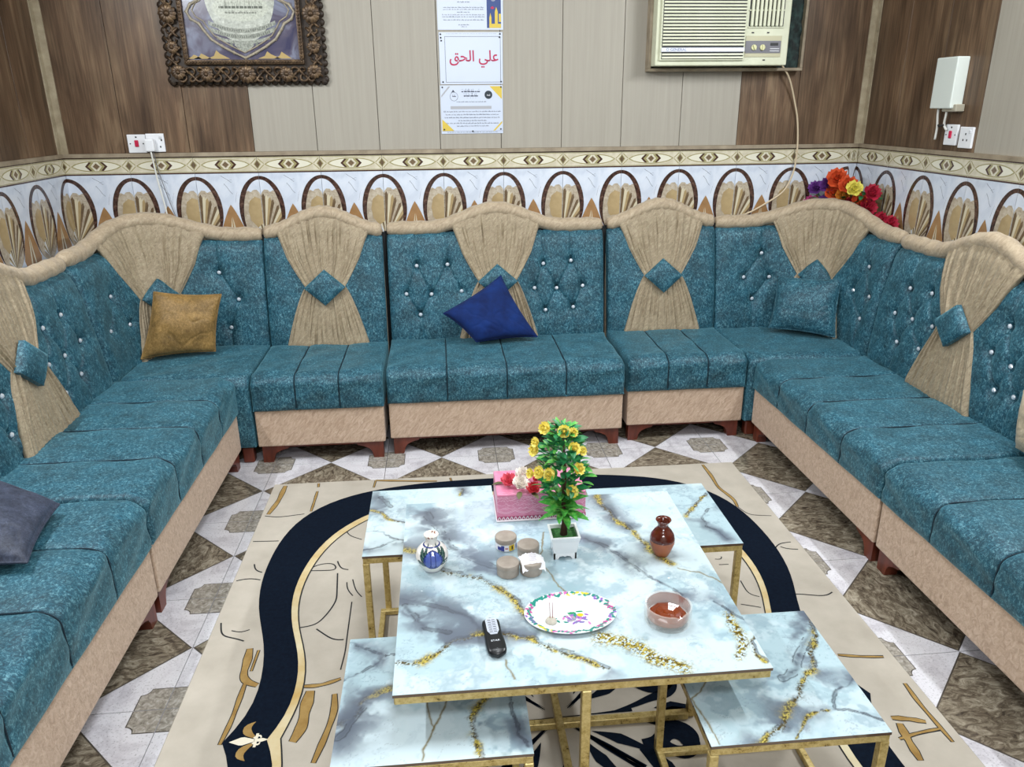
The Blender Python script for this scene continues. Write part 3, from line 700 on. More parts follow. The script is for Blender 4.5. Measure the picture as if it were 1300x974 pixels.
unit_back(-.272, .818, 3.29, [-.272+1.09*k/4 for k in (1, 2, 3)], [(-.128, .779), (.025, .782), (-.185, .643), (-.06, .639), (.091, .65), (-.119, .54), (.508, .774), (.649, .786), (.461, .655), (.574, .652), (.708, .66), (.515, .544), (.658, .555)], 'wide teal sofa unit in the middle of the back wall, dark blue cushion on it', 2)
unit_back(.842, 1.412, 3.32, [.842+.57*k/3 for k in (1, 2)], [], 'narrow teal sofa unit right of the wide middle one, nothing on its seat', 3)
def unit_side(sg, xf, y0, y1, db, dt, zt, btn, label, seed, yd, z1=.915):
    e = empty('sofa_unit', (xf+sg*.25, (y0+y1)/2, 0), label, 'sofa', GR); X = lambda u, d, z: (xf+sg*d, u, z)
    base_and_legs(e, y0, y1, db, X); L = y1-y0; seat(e, y0, y1, db+.01, zt, [y0+L*k/4 for k in (1, 2, 3)], X)
    gx = .004; btn = [(a-y0-gx, z) for a, z in btn]
    backrest(e, [(xf+sg*db, y0+gx), (xf+sg*db, y1-gx)], [(xf+sg*dt, y0+gx), (xf+sg*dt, y1-gx)], .39, z1, z1+.022, yd-y0-gx, btn, .34, (-sg, 0), seed=seed)
    return e
LB = [(3.037, .778), (2.884, .767), (3.103, .654), (2.954, .638), (2.829, .642), (3.016, .542), (2.864, .518)]
LB2 = [(2*2.665-a, z) for a, z in LB]
unit_side(-1, -.93, 2.155, 3.245, .475, .565, .43, LB+LB2, 'long teal sofa unit on the left side, next to the corner with the gold cushion', 4, 2.665)
unit_side(-1, -.93, 1.045, 2.145, .475, .565, .43, [(a-1.10, z) for a, z in LB+LB2], 'long teal sofa unit nearest the viewer on the left side, grey cushion on it', 5, 1.565)
RB = [(3.107, .764), (2.957, .775), (3.161, .64), (3.03, .646), (2.892, .651), (3.088, .528), (2.932, .543)]
RB2 = [(2.488, .763), (2.531, .653), (2.42, .634), (2.458, .531), (2.33, .77), (2.30, .63), (2.36, .54)]
unit_side(1, 1.45, 2.195, 3.30, .51, .585, .40, RB+RB2, 'long teal sofa unit on the right side, next to the corner with the teal cushion', 6, 2.73)
unit_side(1, 1.45, 1.08, 2.185, .51, .585, .40, [(a-1.115, z) for a, z in RB+RB2], 'long teal sofa unit nearest the viewer on the right side, beige cushion on it', 7, 1.62)
def unit_corner(sg, label, x0, xb, yf, yb, ys, Pb, Pt, btnw, seed, zt, z1, dc):
    """corner unit: seat is a plain square, the backrest turns the corner"""
    e = empty('corner_sofa_unit', ((x0+xb)/2, (yf+yb)/2, 0), label, 'sofa', 'corner units of the teal sectional sofa')
    X = lambda u, d, z: (u, yf+d, z); u0, u1 = min(x0, xb), max(x0, xb)
    D = yb-yf; seat(e, u0, u1, D, zt, [], X, zb=.086)
    V, Fc = xbox(X, u0+.01, u1-.01, .02, D, .075, .09); obj('base', V, Fc, M['dark'], e)
    for uu_, dd in ((u0+.02, .02), (u1-.07, .02), (u0+.02, D-.08), (u1-.07, D-.08)):
        V, Fc = rbox(uu_, yf+dd, 0, uu_+.05, yf+dd+.05, .078, .006, 1); obj('leg', V, Fc, M['wood_leg'], e)
    backrest(e, Pb, Pt, zt-.03, z1, z1+.022, dc, btnw, .36, (-sg, -1), curve=True, seed=seed, dw=(.25, .10, .22), zw=.69)
    return e
# plan path of each corner runs from the back wall side to the side wall
PbL = [(-.868, 3.725), (-1.12, 3.73), (-1.27, 3.70), (-1.37, 3.60), (-1.405, 3.45), (-1.405, 3.253)]
PtL = [(-.868, 3.82), (-1.14, 3.825), (-1.32, 3.80), (-1.45, 3.69), (-1.492, 3.52), (-1.495, 3.253)]
PbR = [(1.418, 3.78), (1.66, 3.79), (1.83, 3.755), (1.93, 3.65), (1.96, 3.50), (1.96, 3.308)]
PtR = [(1.418, 3.88), (1.68, 3.885), (1.88, 3.85), (1.99, 3.73), (2.03, 3.56), (2.035, 3.308)]
CL = unit_corner(-1, 'teal corner sofa unit at the back left, gold cushion in it', -.868, -1.42, 3.255, 3.74, None, PbL, PtL, [(.205, .776), (.130, .647), (.185, .513), (.76, .745), (.69, .60), (.86, .615)], 8, .425, .925, .49)
CR = unit_corner(1, 'teal corner sofa unit at the back right, teal cushion in it', 1.418, 1.98, 3.31, 3.80, None, PbR, PtR, [(.235, .791), (.150, .671), (.285, .67), (.205, .559), (.84, .79), (.76, .66), (.90, .66), (.87, .547)], 9, .41, .925, .52)

# ================================================================ RUG
RC = (.255, 1.585)
rug = empty('rug', (RC[0], RC[1], 0), 'beige rug with a navy scalloped ring, under the marble tables', 'rug')
zr_ = .008
V, Fc = rbox(RC[0]-1.008, .14, .0008, RC[0]+1.008, 3.03, zr_, .003, 1); obj('pile', V, Fc, M['rug'], rug)
ro_ = [(0, 2.985), (-.2, 2.982), (-.40, 2.968), (-.574, 2.93), (-.68, 2.885), (-.765, 2.825), (-.83, 2.745), (-.874, 2.651), (-.902, 2.52), (-.912, 2.367), (-.907, 2.26), (-.892, 2.159), (-.866, 2.07), (-.839, 1.989), (-.82, 1.91), (-.81, 1.828), (-.806, 1.76), (-.811, 1.701), (-.828, 1.64), (-.859, 1.585)]
ri_ = [(0, 2.865), (-.2, 2.858), (-.40, 2.83), (-.52, 2.77), (-.60, 2.715), (-.66, 2.65), (-.71, 2.578), (-.755, 2.47), (-.781, 2.353), (-.790, 2.25), (-.786, 2.147), (-.764, 2.04), (-.734, 1.949), (-.717, 1.88), (-.707, 1.818), (-.706, 1.75), (-.712, 1.679), (-.726, 1.63), (-.748, 1.585)]
def ring_quarters(A, B, m, z, n=44):
    Ar, _ = resample(A, n); Br, _ = resample(B, n)
    for _ in range(2): Ar[1:-1] = (Ar[:-2]+2*Ar[1:-1]+Ar[2:])/4; Br[1:-1] = (Br[:-2]+2*Br[1:-1]+Br[2:])/4
    b = MB()
    for sx in (1, -1):
        for sy in (1, -1):
            f = lambda P: [(RC[0]+sx*x, RC[1]+sy*(y-1.585), z) for x, y in P]
            b.strip(f(Ar), f(Br), 0)
    return b
ring_quarters(ro_, ri_, 0, zr_+.0012).build('navy_ring', M['navy'], rug, recalc=False)
ri2 = [(x*.972, 1.585+(y-1.585)*.978) for x, y in ri_]; ri2[-1] = (-.715, 1.585)
ring_quarters(ri_, ri2, 0, zr_+.0008).build('gold_ring', M['rug_cream'], rug, recalc=False)
ri3 = [(x*.966, 1.585+(y-1.585)*.975) for x, y in ri_]; ri3[-1] = (-.711, 1.585)
ring_quarters(ri2, ri3, 0, zr_+.0009).build('ring_line', M['rug_line'], rug, recalc=False)
def ribbon(b, P, w_, z, m=0, wig=0):
    P = np.array(P, float)
    if len(P) > 2:
        d = np.r_[0, np.cumsum(np.hypot(*np.diff(P, axis=0).T))]; s = np.linspace(0, d[-1], max(8, int(d[-1]/.009))); Q = np.stack([np.interp(s, d, P[:, k]) for k in (0, 1)], 1)
        for _ in range(9): Q[1:-1] = (Q[:-2]+2*Q[1:-1]+Q[2:])/4
    else: Q = P
    t = np.gradient(Q, axis=0); t /= np.hypot(t[:, 0], t[:, 1])[:, None]+1e-9; n = np.stack([-t[:, 1], t[:, 0]], 1)
    ww = np.full(len(Q), w_/2) if not hasattr(w_, '__len__') else np.interp(np.linspace(0, 1, len(Q)), np.linspace(0, 1, len(w_)), w_)/2
    if wig: ww = ww*(1+wig*np.sin(np.arange(len(Q))*1.3))
    b.strip([(*q, z) for q in Q+n*ww[:, None]], [(*q, z) for q in Q-n*ww[:, None]], m)
k_ = MB(); ng = 0
for kind, w_, P in CRK:
    P = [(x, y) for x, y in P if abs(x-RC[0]) < 1.0 and y < 3.025]
    if len(P) < 2: continue
    for sy in (1, -1):
        if sy < 0 and min(y for x, y in P) < 1.60: continue
        Q = [(x, y if sy > 0 else 2*RC[1]-y) for x, y in P]
        if kind == 'o':
            ww = [w_*.7, w_*1.1, w_*.75, w_*1.0, w_*.6]; wk = [q+.005 for q in ww]; ng += 1
            ribbon(k_, Q, wk, zr_+.0004+.00001*ng); b = MB(); ribbon(b, Q, ww, zr_+.0007+.00001*ng); b.build('gold_crackle', M['rug_gold'], rug, recalc=False)
        else: ribbon(k_, Q, w_, zr_+.0005)
tag(k_.build('crackle_lines', M['rug_line'], rug, recalc=False), kind='stuff')
# central star and scrolls
st = MB(); z = zr_+.0010
def rot(P, a, f=1): return [(RC[0]+math.cos(a)*x-math.sin(a)*y*f, RC[1]+math.sin(a)*x+math.cos(a)*y*f) for x, y in P]
def spiral(c, r0, r1, a0, a1, n=26): return [(c[0]+(r0+(r1-r0)*k/n)*math.cos(a0+(a1-a0)*k/n), c[1]+(r0+(r1-r0)*k/n)*math.sin(a0+(a1-a0)*k/n)) for k in range(n+1)]
for q in range(4):
    A = q*PI/2
    ribbon(st, rot([(.012, 0), (.12, .004), (.20, .008)], A), [.001, .004, .012], z)
    for f in (1, -1):
        ribbon(st, rot([(.03, .03), (.10, .095), (.19, .18)], A, f), [.002, .012, .010], z)
        ribbon(st, rot([(.03, .036), (.10, .105), (.18, .185)], A, f), [.001, .003, .008], z)
        # scroll that leaves the ray and curls back
        P = [(.15, .006), (.21, .022), (.27, .05)]+spiral((.285, .105), .055, .028, -1.2, 3.9)
        ribbon(st, rot(P, A, f), [.004, .014, .022, .034, .036, .030, .034, .012], z+.0001*(f+1))
        # almond leaf
        P = [(.255, .003), (.30, .018), (.35, .012)]
        ribbon(st, rot([(.26, .008), (.30, .010), (.36, .006)], A, f), [.001, .036, .002], z+.0002)
        # spear leaf and outer scroll
        ribbon(st, rot([(.08, -.055), (.14, -.082), (.205, -.125)], A, f), [.001, .034, .014], z+.0001)
        P = [(.20, -.11), (.25, -.11)]+spiral((.285, -.125), .05, .03, 2.2, -2.6)
        ribbon(st, rot(P, A, f), [.03, .045, .04, .05, .03, .012], z+.0002*(f+2))
        ribbon(st, rot([(.20, -.12), (.24, -.20), (.29, -.24)], A, f), [.03, .05, .004], z+.0003)
st.build('centre_star', M['navy'], rug, recalc=False)
# lily motifs at the two waists of the ring
for sx in (-1, 1):
    fl_ = MB(); zz = zr_+.0018
    c = (RC[0]+sx*.775, RC[1]); g = lambda P: [(c[0]+sx*x*1.15, c[1]+y*1.15) for x, y in P]
    ribbon(fl_, g([(.004, 0), (.030, 0), (.058, 0)]), [.008, .030, .001], zz, 0)
    for f in (1, -1):
        ribbon(fl_, g([(.006, f*.010), (.030, f*.022), (.036, f*.044), (.012, f*.056)]), [.008, .022, .020, .001], zz, 1)
        ribbon(fl_, g([(.006, f*.006), (-.004, f*.018), (-.014, f*.014), (-.010, f*.006)]), [.007, .006, .005, .003], zz+.0003, 0)
    ribbon(fl_, g([(0, -.020), (0, .020)]), .007, zz+.0002, 0)
    ribbon(fl_, g([(0, 0), (-.012, 0), (-.026, 0)]), [.008, .013, .001], zz+.0001, 0)
    fl_.build('lily_motif', [M['rug_white'], M['rug_gold']], rug, recalc=False)

# ================================================================ MARBLE TABLES
def marble_top(parent, x0, x1, y0, y1, z, veins, seed, step=.0021, th=.007):
    nx, ny = int((x1-x0)/step), int((y1-y0)/step); X, Y = np.meshgrid(np.linspace(x0, x1, nx), np.linspace(y0, y1, ny), indexing='ij')
    wx = (fbm(X*14, Y*14, seed, 4)-.47)*.05+(fbm(X*60, Y*60, seed+9, 3)-.44)*.016; wy = (fbm(X*14+50, Y*14, seed+3, 4)-.47)*.05+(fbm(X*60+9, Y*60, seed+5, 3)-.44)*.016
    def L(h): return np.array(lin(h)[:3])
    base = L('#a9c1c9'); pale = L('#c2d3d9'); blue = L('#7f98a5'); gr = L('#626b79'); dk = L('#3f444c'); gold = L('#85702c'); gold2 = L('#c9b85a')
    f1 = sstep(.38, .62, fbm(X*5+wx*30, Y*5+wy*30, seed+11, 5)); f2 = sstep(.50, .72, fbm(X*7+wx*60+3, Y*7+wy*60, seed+21, 5)); f3 = fbm(X*9+wx*50, Y*9+wy*50, seed+31, 5)
    C = base*(1-f1[..., None])+pale*f1[..., None]; C = C*(1-.55*f2[..., None])+blue*.55*f2[..., None]
    contour = np.exp(-((f3-.47)/.006)**2)*.35; C = C*(1-contour[..., None])+gr*contour[..., None]
    Xw, Yw = X+wx*.55, Y+wy*.55; fine = rng.random(X.shape)
    grain = fbm(X*300, Y*300, seed+41, 2)
    for kind, wd, P in veins:
        d = np.full(X.shape, 9.); 
        for a, b in zip(P[:-1], P[1:]): d = np.minimum(d, seg_d(Xw, Yw, a, b))
        def put(mask, col): 
            nonlocal C; mask = np.clip(mask, 0, 1)[..., None]; C = C*(1-mask)+col*mask
        if kind in 'bg':
            sm = fbm(X*11+wx*20, Y*11, seed+51, 5); halo = np.exp(-(d/(wd*4.2))**2)*sstep(.40, .62, sm); put(halo*.95, gr*.9)
            core = np.exp(-(d/(wd*.42))**2)*(.55+.6*f2); put(core*.9, gr*.6)
            line = np.exp(-((d-wd*.5)/.0016)**2)*(fbm(X*40, Y*40, seed+61, 3) > .42); put(line*.8, dk)
        if kind == 'b':
            d2 = np.full(X.shape, 9.)
            for a, b in zip(P[:-1], P[1:]): d2 = np.minimum(d2, seg_d(Xw+.004, Yw+wd*.7, a, b))
            br2 = .25+1.1*sstep(.36, .58, fbm(X*26, Y*26, seed+81, 3)); gm = np.exp(-(d2/(wd*.85*br2))**2)*1.4; spk = (grain > .36); put(np.where(spk, gm, gm*.35)*.95*np.clip(br2, 0, 1), gold2*(.30+.75*fine[..., None])); put(np.exp(-(d2/(wd*.8))**2)*(grain < .34)*1.0, gold*.3)
        if kind == 't': put(np.exp(-(d/.0022)**2)*.9, gold*.8)
        if kind == 'o':
            gm = np.exp(-(d/(wd*1.0))**2)*1.6; spk = (fbm(X*230, Y*230, seed+71, 2) > .38); put(np.where(spk, gm, 0), gold2*(.25+.8*fine[..., None])); put(gm*(grain > .44)*.9, gold*.45)
    Vt = np.stack([X, Y, np.full(X.shape, z)], -1).reshape(-1, 3); Fc = gridF(nx, ny).tolist(); o = len(Vt)
    per = [i*ny for i in range(nx)]+[(nx-1)*ny+j for j in range(1, ny)]+[i*ny+ny-1 for i in range(nx-2, -1, -1)]+[j for j in range(ny-2, 0, -1)]
    a1 = Vt[per].copy(); a1[:, 2] -= .0006; a2 = a1.copy(); a2[:, 2] = z-th; n = len(per)
    Va = np.concatenate([Vt, a1, a2]); Cc = np.concatenate([C.reshape(-1, 3), np.tile(L('#5e4c3e'), (2*n, 1))])
    for i in range(n):
        j = (i+1) % n; Fc += [(per[i], per[j], o+j, o+i), (o+i, o+j, o+n+j, o+n+i)]
    Fc.append([o+n+i for i in range(n)])
    t_ = obj('tabletop', Va, Fc, M['marble'], parent, recalc=False); paint(t_, Cc)
    return t_
def bar(parent, name, x0, y0, z0, x1, y1, z1):
    V, Fc = rbox(x0, y0, z0, x1, y1, z1, .0016, 1); return obj(name, V, Fc, M['gold'], parent)
def frame_rail(parent, name, x0, x1, y0, y1, z0, z1, t=.018):
    b = MB()
    for q in ((x0, y0, x1, y0+t), (x0, y1-t, x1, y1), (x0, y0+t, x0+t, y1-t), (x1-t, y0+t, x1, y1-t)): V, Fc = rbox(q[0], q[1], z0, q[2], q[3], z1, .0016, 1); b.add(V, Fc)
    return b.build(name, M['gold'], parent)
def stool(x0, x1, y0, y1, z, veins, seed, label, back=None, leg0=0):
    e = empty('side_table', ((x0+x1)/2, (y0+y1)/2, 0), label, 'table', 'small marble side tables around the large one')
    marble_top(e, x0, x1, y0, y1, z, veins, seed); frame_rail(e, 'apron', x0+.001, x1-.001, y0+.001, y1-.001, z-.025, z-.0072)
    yb = back or y1; t = .018
    for x, y in ((x0, y0), (x1-t, y0), (x0+leg0, yb-t), (x1-t-leg0, yb-t)): bar(e, 'leg', x, y, .010, x+t, y+t, z-.025)
    frame_rail(e, 'foot_frame', x0+leg0*.5, x1-leg0*.5, y0+t, yb-t, .010, .026, .016)
    return e
TZ = .455
tb = empty('coffee_table', (.25, 1.58, 0), 'large square marble-print table on a gold frame, in the middle of the four side tables', 'table')
marble_top(tb, -.129, .630, 1.205, 1.966, TZ, MAINV, 101)
frame_rail(tb, 'apron', -.127, .628, 1.207, 1.964, TZ-.026, TZ-.0072)
for x, y in ((.2515, 1.215), (.2515, 1.938), (-.120, 1.56), (.602, 1.56)): bar(tb, 'leg', x-.009, y-.009, .010, x+.010, y+.010, TZ-.026)
bar(tb, 'foot_bar', -.110, 1.542, .010, .592, 1.562, .030); bar(tb, 'foot_bar', .2425, 1.224, .0305, .2605, 1.929, .048)
bar(tb, 'top_bar', -.11, 1.545, TZ-.044, .61, 1.562, TZ-.027)
stool(-.247, .137, 1.130, 1.505, .36, FLV, 201, 'marble side table at the near left, partly under the large table')
stool(.478, .842, 1.112, 1.500, .36, FRV, 301, 'marble side table at the near right, partly under the large table', back=1.46)
stool(-.252, .130, 1.856, 2.240, .36, BLV, 401, 'marble side table at the far left, towards the wall and left of the pink box', back=2.10, leg0=.03)
stool(.43, .812, 1.812, 2.180, .36, BRV, 501, 'marble side table at the far right, beyond the brown vase')

# ================================================================ THINGS ON THE TABLE
M['glaze'] = printed('painted_glaze', .12, coat=.5)
def L3(h): return np.array(lin(h)[:3])
def lathe_dense(prof, c, seg, n):
    prof = np.array(prof, float); d = np.r_[0, np.cumsum(np.hypot(*np.diff(prof, axis=0).T))]; s = np.linspace(0, d[-1], n); Q = np.stack([np.interp(s, d, prof[:, k]) for k in (0, 1)], 1)
    for _ in range(3): Q[1:-1] = (Q[:-2]+2*Q[1:-1]+Q[2:])/4
    a = 2*PI*np.arange(seg)/seg; R_, A_ = np.meshgrid(Q[:, 0], a, indexing='ij'); Z_ = np.repeat(Q[:, 1][:, None], seg, 1)
    V = np.stack([c[0]+R_*np.cos(A_), c[1]+R_*np.sin(A_), c[2]+Z_], -1).reshape(-1, 3)
    Fc = [(i*seg+k, i*seg+(k+1) % seg, (i+1)*seg+(k+1) % seg, (i+1)*seg+k) for i in range(n-1) for k in range(seg)]
    return V, Fc, A_, Z_, R_
# white vase with a blue painted flower
vx, vy = -.053, 1.632
prof = [(.0, .001), (.022, .0), (.024, .004), (.032, .016), (.039, .032), (.040, .042), (.036, .056), (.026, .067), (.0145, .073), (.0135, .080), (.015, .088), (.0185, .097), (.0175, .099), (.012, .086), (.010, .070), (0, .066)]
V, Fc, A_, Z_, R_ = lathe_dense(prof, (vx, vy, TZ), 150, 130)
e = empty('vase', (vx, vy, TZ), 'small round white vase with a blue flower painted on it, left of the round boxes', 'vase')
C = np.tile(L3('#eeeae4'), (A_.size, 1)).reshape(*A_.shape, 3)
a0 = -PI/2+.08; dA = (A_-a0+PI) % (2*PI)-PI; u = dA*.037; v = (Z_-.044)*.92
out = (R_ > .0125) & (Z_ > .002)
pk = (u/.0235)**2+(v/.0215)**2 < 1; C[pk & out] = L3('#3b4f9c')
for uc, wd in ((0, .0065), (-.012, .007), (.012, .007)):
    m_ = ((u-uc)/wd)**2+(v/.0195)**2; C[(m_ < 1) & pk & out] = L3('#5468b6'); C[(np.abs(m_-1) < .16) & pk & out] = L3('#1f2c66')
C[((u/.0235)**2+(v/.0215)**2 > .86) & pk & out] = L3('#232f66')
for sx in (-1, 1):
    for k, (uc, vc, an) in enumerate(((.027, .004, .9), (.029, -.008, .3), (.022, .020, 1.2), (.031, .014, .7))):
        du, dv = u*sx-uc, v-vc; p, q = du*math.cos(an)+dv*math.sin(an), -du*math.sin(an)+dv*math.cos(an)
        C[((p/.013)**2+(q/.0048)**2 < 1) & out & ~pk] = L3('#23403f'); C[(np.abs(q) < .0006) & (np.abs(p) < .011) & out & ~pk] = L3('#6f8f86')
for z0, z1 in ((.003, .0055), (.0695, .0715)): C[(Z_ > z0) & (Z_ < z1) & (R_ > .0125)] = L3('#2b3a7c')
sp = (Z_ > .09) & (fbm(A_*3, Z_*200, 5, 3) > .58); C[sp & (R_ > .014)] = L3('#8a4a2a')
b_ = obj('body', V, Fc, M['glaze'], e, smooth=True); paint(b_, C.reshape(-1, 3))
# round boxes
M['lid'] = noisy('greige_lid', [(.3, '#93887d'), (.7, '#a89d92')], 40, rough=.45)
M['label_w'] = mat('printed_label_white', '#e9e9ee', .4); M['label_b'] = mat('printed_label_blue', '#343f8c', .4); M['label_y'] = mat('printed_label_yellow', '#d8b62a', .4); M['label_r'] = mat('printed_label_red', '#b5434a', .4)
def round_box(x, y, label, print_=False, paper=False):
    e = empty('round_box', (x, y, TZ), label, 'box', 'small round boxes on the large table'); r, h = .0268, .034
    b = MB().lathe([(r-.002, 0), (r, .002), (r, h*.62), (r-.001, h*.62+.0005)], (x, y, TZ), 36); b.build('body', M['label_w'] if print_ else M['lid'], e, smooth=True, split=40)
    b = MB().lathe([(r+.0008, h*.60), (r+.0012, h*.62), (r+.0012, h-.003), (r, h-.001), (r-.003, h), (.001, h)], (x, y, TZ), 36); b.build('lid', M['lid'], e, smooth=True, split=40)
    if print_:
        b = MB()
        def patch(a0, a1, z0, z1, m):
            A = np.linspace(a0, a1, 7); rr_ = r+.0007
            b.strip([(x+rr_*math.cos(a), y+rr_*math.sin(a), TZ+z0) for a in A], [(x+rr_*math.cos(a), y+rr_*math.sin(a), TZ+z1) for a in A], m)
        patch(-2.5, -2.1, .004, .014, 0); patch(-2.1, -1.8, .003, .018, 0); patch(-1.35, -.75, .003, .019, 1); patch(-1.1, -.95, .006, .016, 2); patch(-.5, -.1, .003, .016, 0); patch(-1.72, -1.45, .009, .012, 3)
        b.build('label', [M['label_b'], M['label_y'], M['black'], M['label_r']], e, recalc=False)
    return e
round_box(.134, 1.712, 'round box with a printed blue and yellow label, farthest left of the four', True)
round_box(.187, 1.668, 'plain greige round box behind the one with a paper on its lid')
round_box(.129, 1.592, 'plain greige round box nearest the viewer, left of the one with a paper')
round_box(.1855, 1.593, 'greige round box with a crumpled white label over its lid')
pn = 12; pv = []
for i in range(pn):
    for j in range(pn):
        a, b2 = -1+2*i/(pn-1), -1+2*j/(pn-1); x, y = .187+a*.0285-b2*.004, 1.595+b2*.027+a*.004; r = math.hypot(x-.1855, y-1.593)
        pv.append((x, y, TZ+.0375+.003*math.sin(i*2.1)*math.cos(j*1.7)-max(0, r-.026)*.9-(.012 if b2 < -.75 else 0)))
e = empty('paper_label', (.187, 1.595, TZ+.035), 'crumpled white printed paper lying on a round box lid', 'paper')
obj('sheet', pv, gridF(pn, pn).tolist(), M['label_w'], e, smooth=True)
b = MB(); lr = random.Random(4)
for k in range(5):
    y = 1.608-.0075*k
    V, Fc = text_shape('N.1.Pua' if k == 3 else 'mililimuli', .007); 
    V = [(.187+p[0]*.8, y+p[1]*.8, TZ+.0425) for p in V]; b.add(V, Fc)
b.build('print', mat('label_print', '#8e6f8a', .6), e, recalc=False)
# pink tissue box with lace and paper flowers
M['pink'] = noisy('pink_foil', [(.3, '#c9708f'), (.7, '#dd8fae')], 40, rough=.35); M['lace'] = mat('pale_pink_lace', '#f0c4d8', .6); M['lace_w'] = mat('white_lace', '#f0e6ec', .6); M['mauve'] = mat('dark_pink_band', '#a8456c', .5)
bx0, bx1, by0, by1, bz1 = .122, .364, 1.838, 1.986, .537
e = empty('tissue_box', ((bx0+bx1)/2, (by0+by1)/2, TZ), 'pink lace-trimmed tissue box with fabric flowers on top, behind the potted tree', 'box')
V, Fc = rbox(bx0, by0, TZ+.004, bx1, by1, bz1, .003, 2); obj('body', V, Fc, M['pink'], e)
V, Fc = rbox(bx0-.003, by0-.003, TZ, bx1+.003, by1+.003, TZ+.006, .002, 1); obj('base_board', V, Fc, M['lace_w'], e)
b = MB(); b.box(bx0-.0008, by0-.0008, TZ+.006, bx1+.0008, by1+.0008, TZ+.016, 1)
n = 22
for k in range(n):
    x = bx0+(bx1-bx0)*k/n; d = (bx1-bx0)/n; y = by0-.0016
    for s in (1, -1): b.poly([(x if s > 0 else x+d, y, TZ+.006), ((x if s > 0 else x+d)+.0022*s, y, TZ+.006), (x+d/2+.001*s, y, TZ+.016), (x+d/2-.001*s, y, TZ+.016)] if s > 0 else [(x+d, y, TZ+.006), (x+d-.0022, y, TZ+.006), (x+d/2-.001, y, TZ+.016), (x+d/2+.001, y, TZ+.016)], 0)
b.build('zigzag_trim', [M['lace_w'], M['mauve']], e, recalc=False)
b = MB(); y = by0-.0012
def scal(z0, amp, per, w_, m=0):
    xs_ = np.linspace(bx0, bx1, 120); zz = z0-amp*np.abs(np.sin((xs_-bx0)/per*PI)); b.strip([(x, y, z) for x, z in zip(xs_, zz)], [(x, y, z+w_) for x, z in zip(xs_, zz)], m)
scal(TZ+.033, .008, .048, .0016); scal(TZ+.037, .008, .048, .0012); scal(TZ+.042, .004, .016, .0012); scal(TZ+.076, .003, .012, .0012); scal(TZ+.072, .003, .012, .001); scal(TZ+.055, .006, .024, .001); scal(TZ+.060, -.005, .024, .001)
lr = random.Random(8)
for k in range(150):
    x, z = lr.uniform(bx0+.004, bx1-.004), lr.uniform(TZ+.040, TZ+.074); a = lr.uniform(0, PI); l = .004
    b.add([(x-math.cos(a)*l, y-.0001, z-math.sin(a)*l), (x+math.cos(a)*l, y-.0001, z+math.sin(a)*l), (x+math.cos(a)*l, y-.0001, z+math.sin(a)*l+.0011), (x-math.cos(a)*l, y-.0001, z-math.sin(a)*l+.0011)], [(0, 1, 2, 3)])
for yy in (by0+.004, by0+.012): xs_ = np.linspace(bx0+.003, bx1-.003, 50); b.strip([(x, yy+.002*math.sin(x*500), bz1+.0004) for x in xs_], [(x, yy+.0012+.002*math.sin(x*500), bz1+.0004) for x in xs_])
b.build('lace', M['lace'], e, recalc=False)
# generic blossom: rings of cupped petals
def blossom_mesh(name, m, R, layers=3, pet=6, cup=.6, ruffle=.1, seed=1, centre=None):
    b = MB(); r_ = random.Random(seed)
    for l in range(layers):
        rr_ = R*(1-.26*l); tilt = cup*(.35+.5*l); n = pet-(l > 1)
        for k in range(n):
            a = 2*PI*(k+.5*(l % 2))/n+r_.uniform(-.12, .12); wd = rr_*.62; P = []
            for i in range(4):
                t_ = i/3; ww = wd*math.sin(PI*(.12+.70*t_))**.8
                rad = rr_*t_*math.cos(tilt*t_); z_ = rr_*t_*math.sin(tilt*t_*1.15)+.0008*l+R*.10*l
                for j in range(4):
                    s = -1+2*j/3; zz = z_+ruffle*R*(s*s)*t_+r_.uniform(-1, 1)*ruffle*R*.35
                    P.append((math.cos(a)*rad-math.sin(a)*ww*s*.75, math.sin(a)*rad+math.cos(a)*ww*s*.75, zz))
            b.add(P, gridF(4, 4).tolist(), 0)
    if centre: b.lathe([(R*.16, R*.1), (R*.2, R*.28), (R*.1, R*.42)], seg=8, m=1)
    return b.mesh(name, [m] + ([centre] if centre else []), smooth=True, recalc=False)
def orient(p, d, s=1, spin=0):
    q = Vector(d).to_track_quat('Z', 'Y').to_matrix().to_4x4(); return Matrix.Translation(p) @ q @ Matrix.Rotation(spin, 4, 'Z') @ Matrix.Scale(s, 4)
M['f_white'] = mat('petal_white', '#efe6dc', .7); M['f_coral'] = mat('petal_coral', '#df5a6c', .7); M['f_red'] = mat('petal_red', '#c8323f', .6); M['f_yellow'] = noisy('petal_yellow', [(.35, '#e9cf3a'), (.6, '#fbf08a')], 90, rough=.6)
M['leaf'] = noisy('leaf_green', [(.3, '#2a7a35'), (.5, '#4fa845'), (.7, '#a0d86c')], 45, rough=.45); M['leaf_dk'] = noisy('leaf_dark', [(.3, '#14563a'), (.7, '#2f8f4f')], 60, rough=.45); M['leaf_ol'] = mat('leaf_olive', '#5a5a34', .6)
fw, fc_, fr_ = blossom_mesh('flower', M['f_white'], .024, 4, 7, .9, .35, 2), blossom_mesh('flower', M['f_coral'], .024, 4, 7, .9, .35, 3), blossom_mesh('flower', M['f_red'], .019, 3, 6, .9, .3, 4)
eo = Vector(e.location)
def put(me, name, parent, p, d, s=1, spin=0): return inst(me, name, parent, orient(Vector(p)-Vector(wloc(parent)), d, s, spin))
for me, p, s in ((fc_, (.160, 1.895, .545), 1.0), (fw, (.200, 1.925, .548), 1.0), (fw, (.187, 1.868, .548), 1.05), (fr_, (.222, 1.845, .545), 1.1), (fr_, (.243, 1.905, .546), 1.0)):
    o = put(me, 'fabric_flower', e, p, (random.uniform(-.2, .2), -.35, 1), s, random.uniform(0, 6)); 
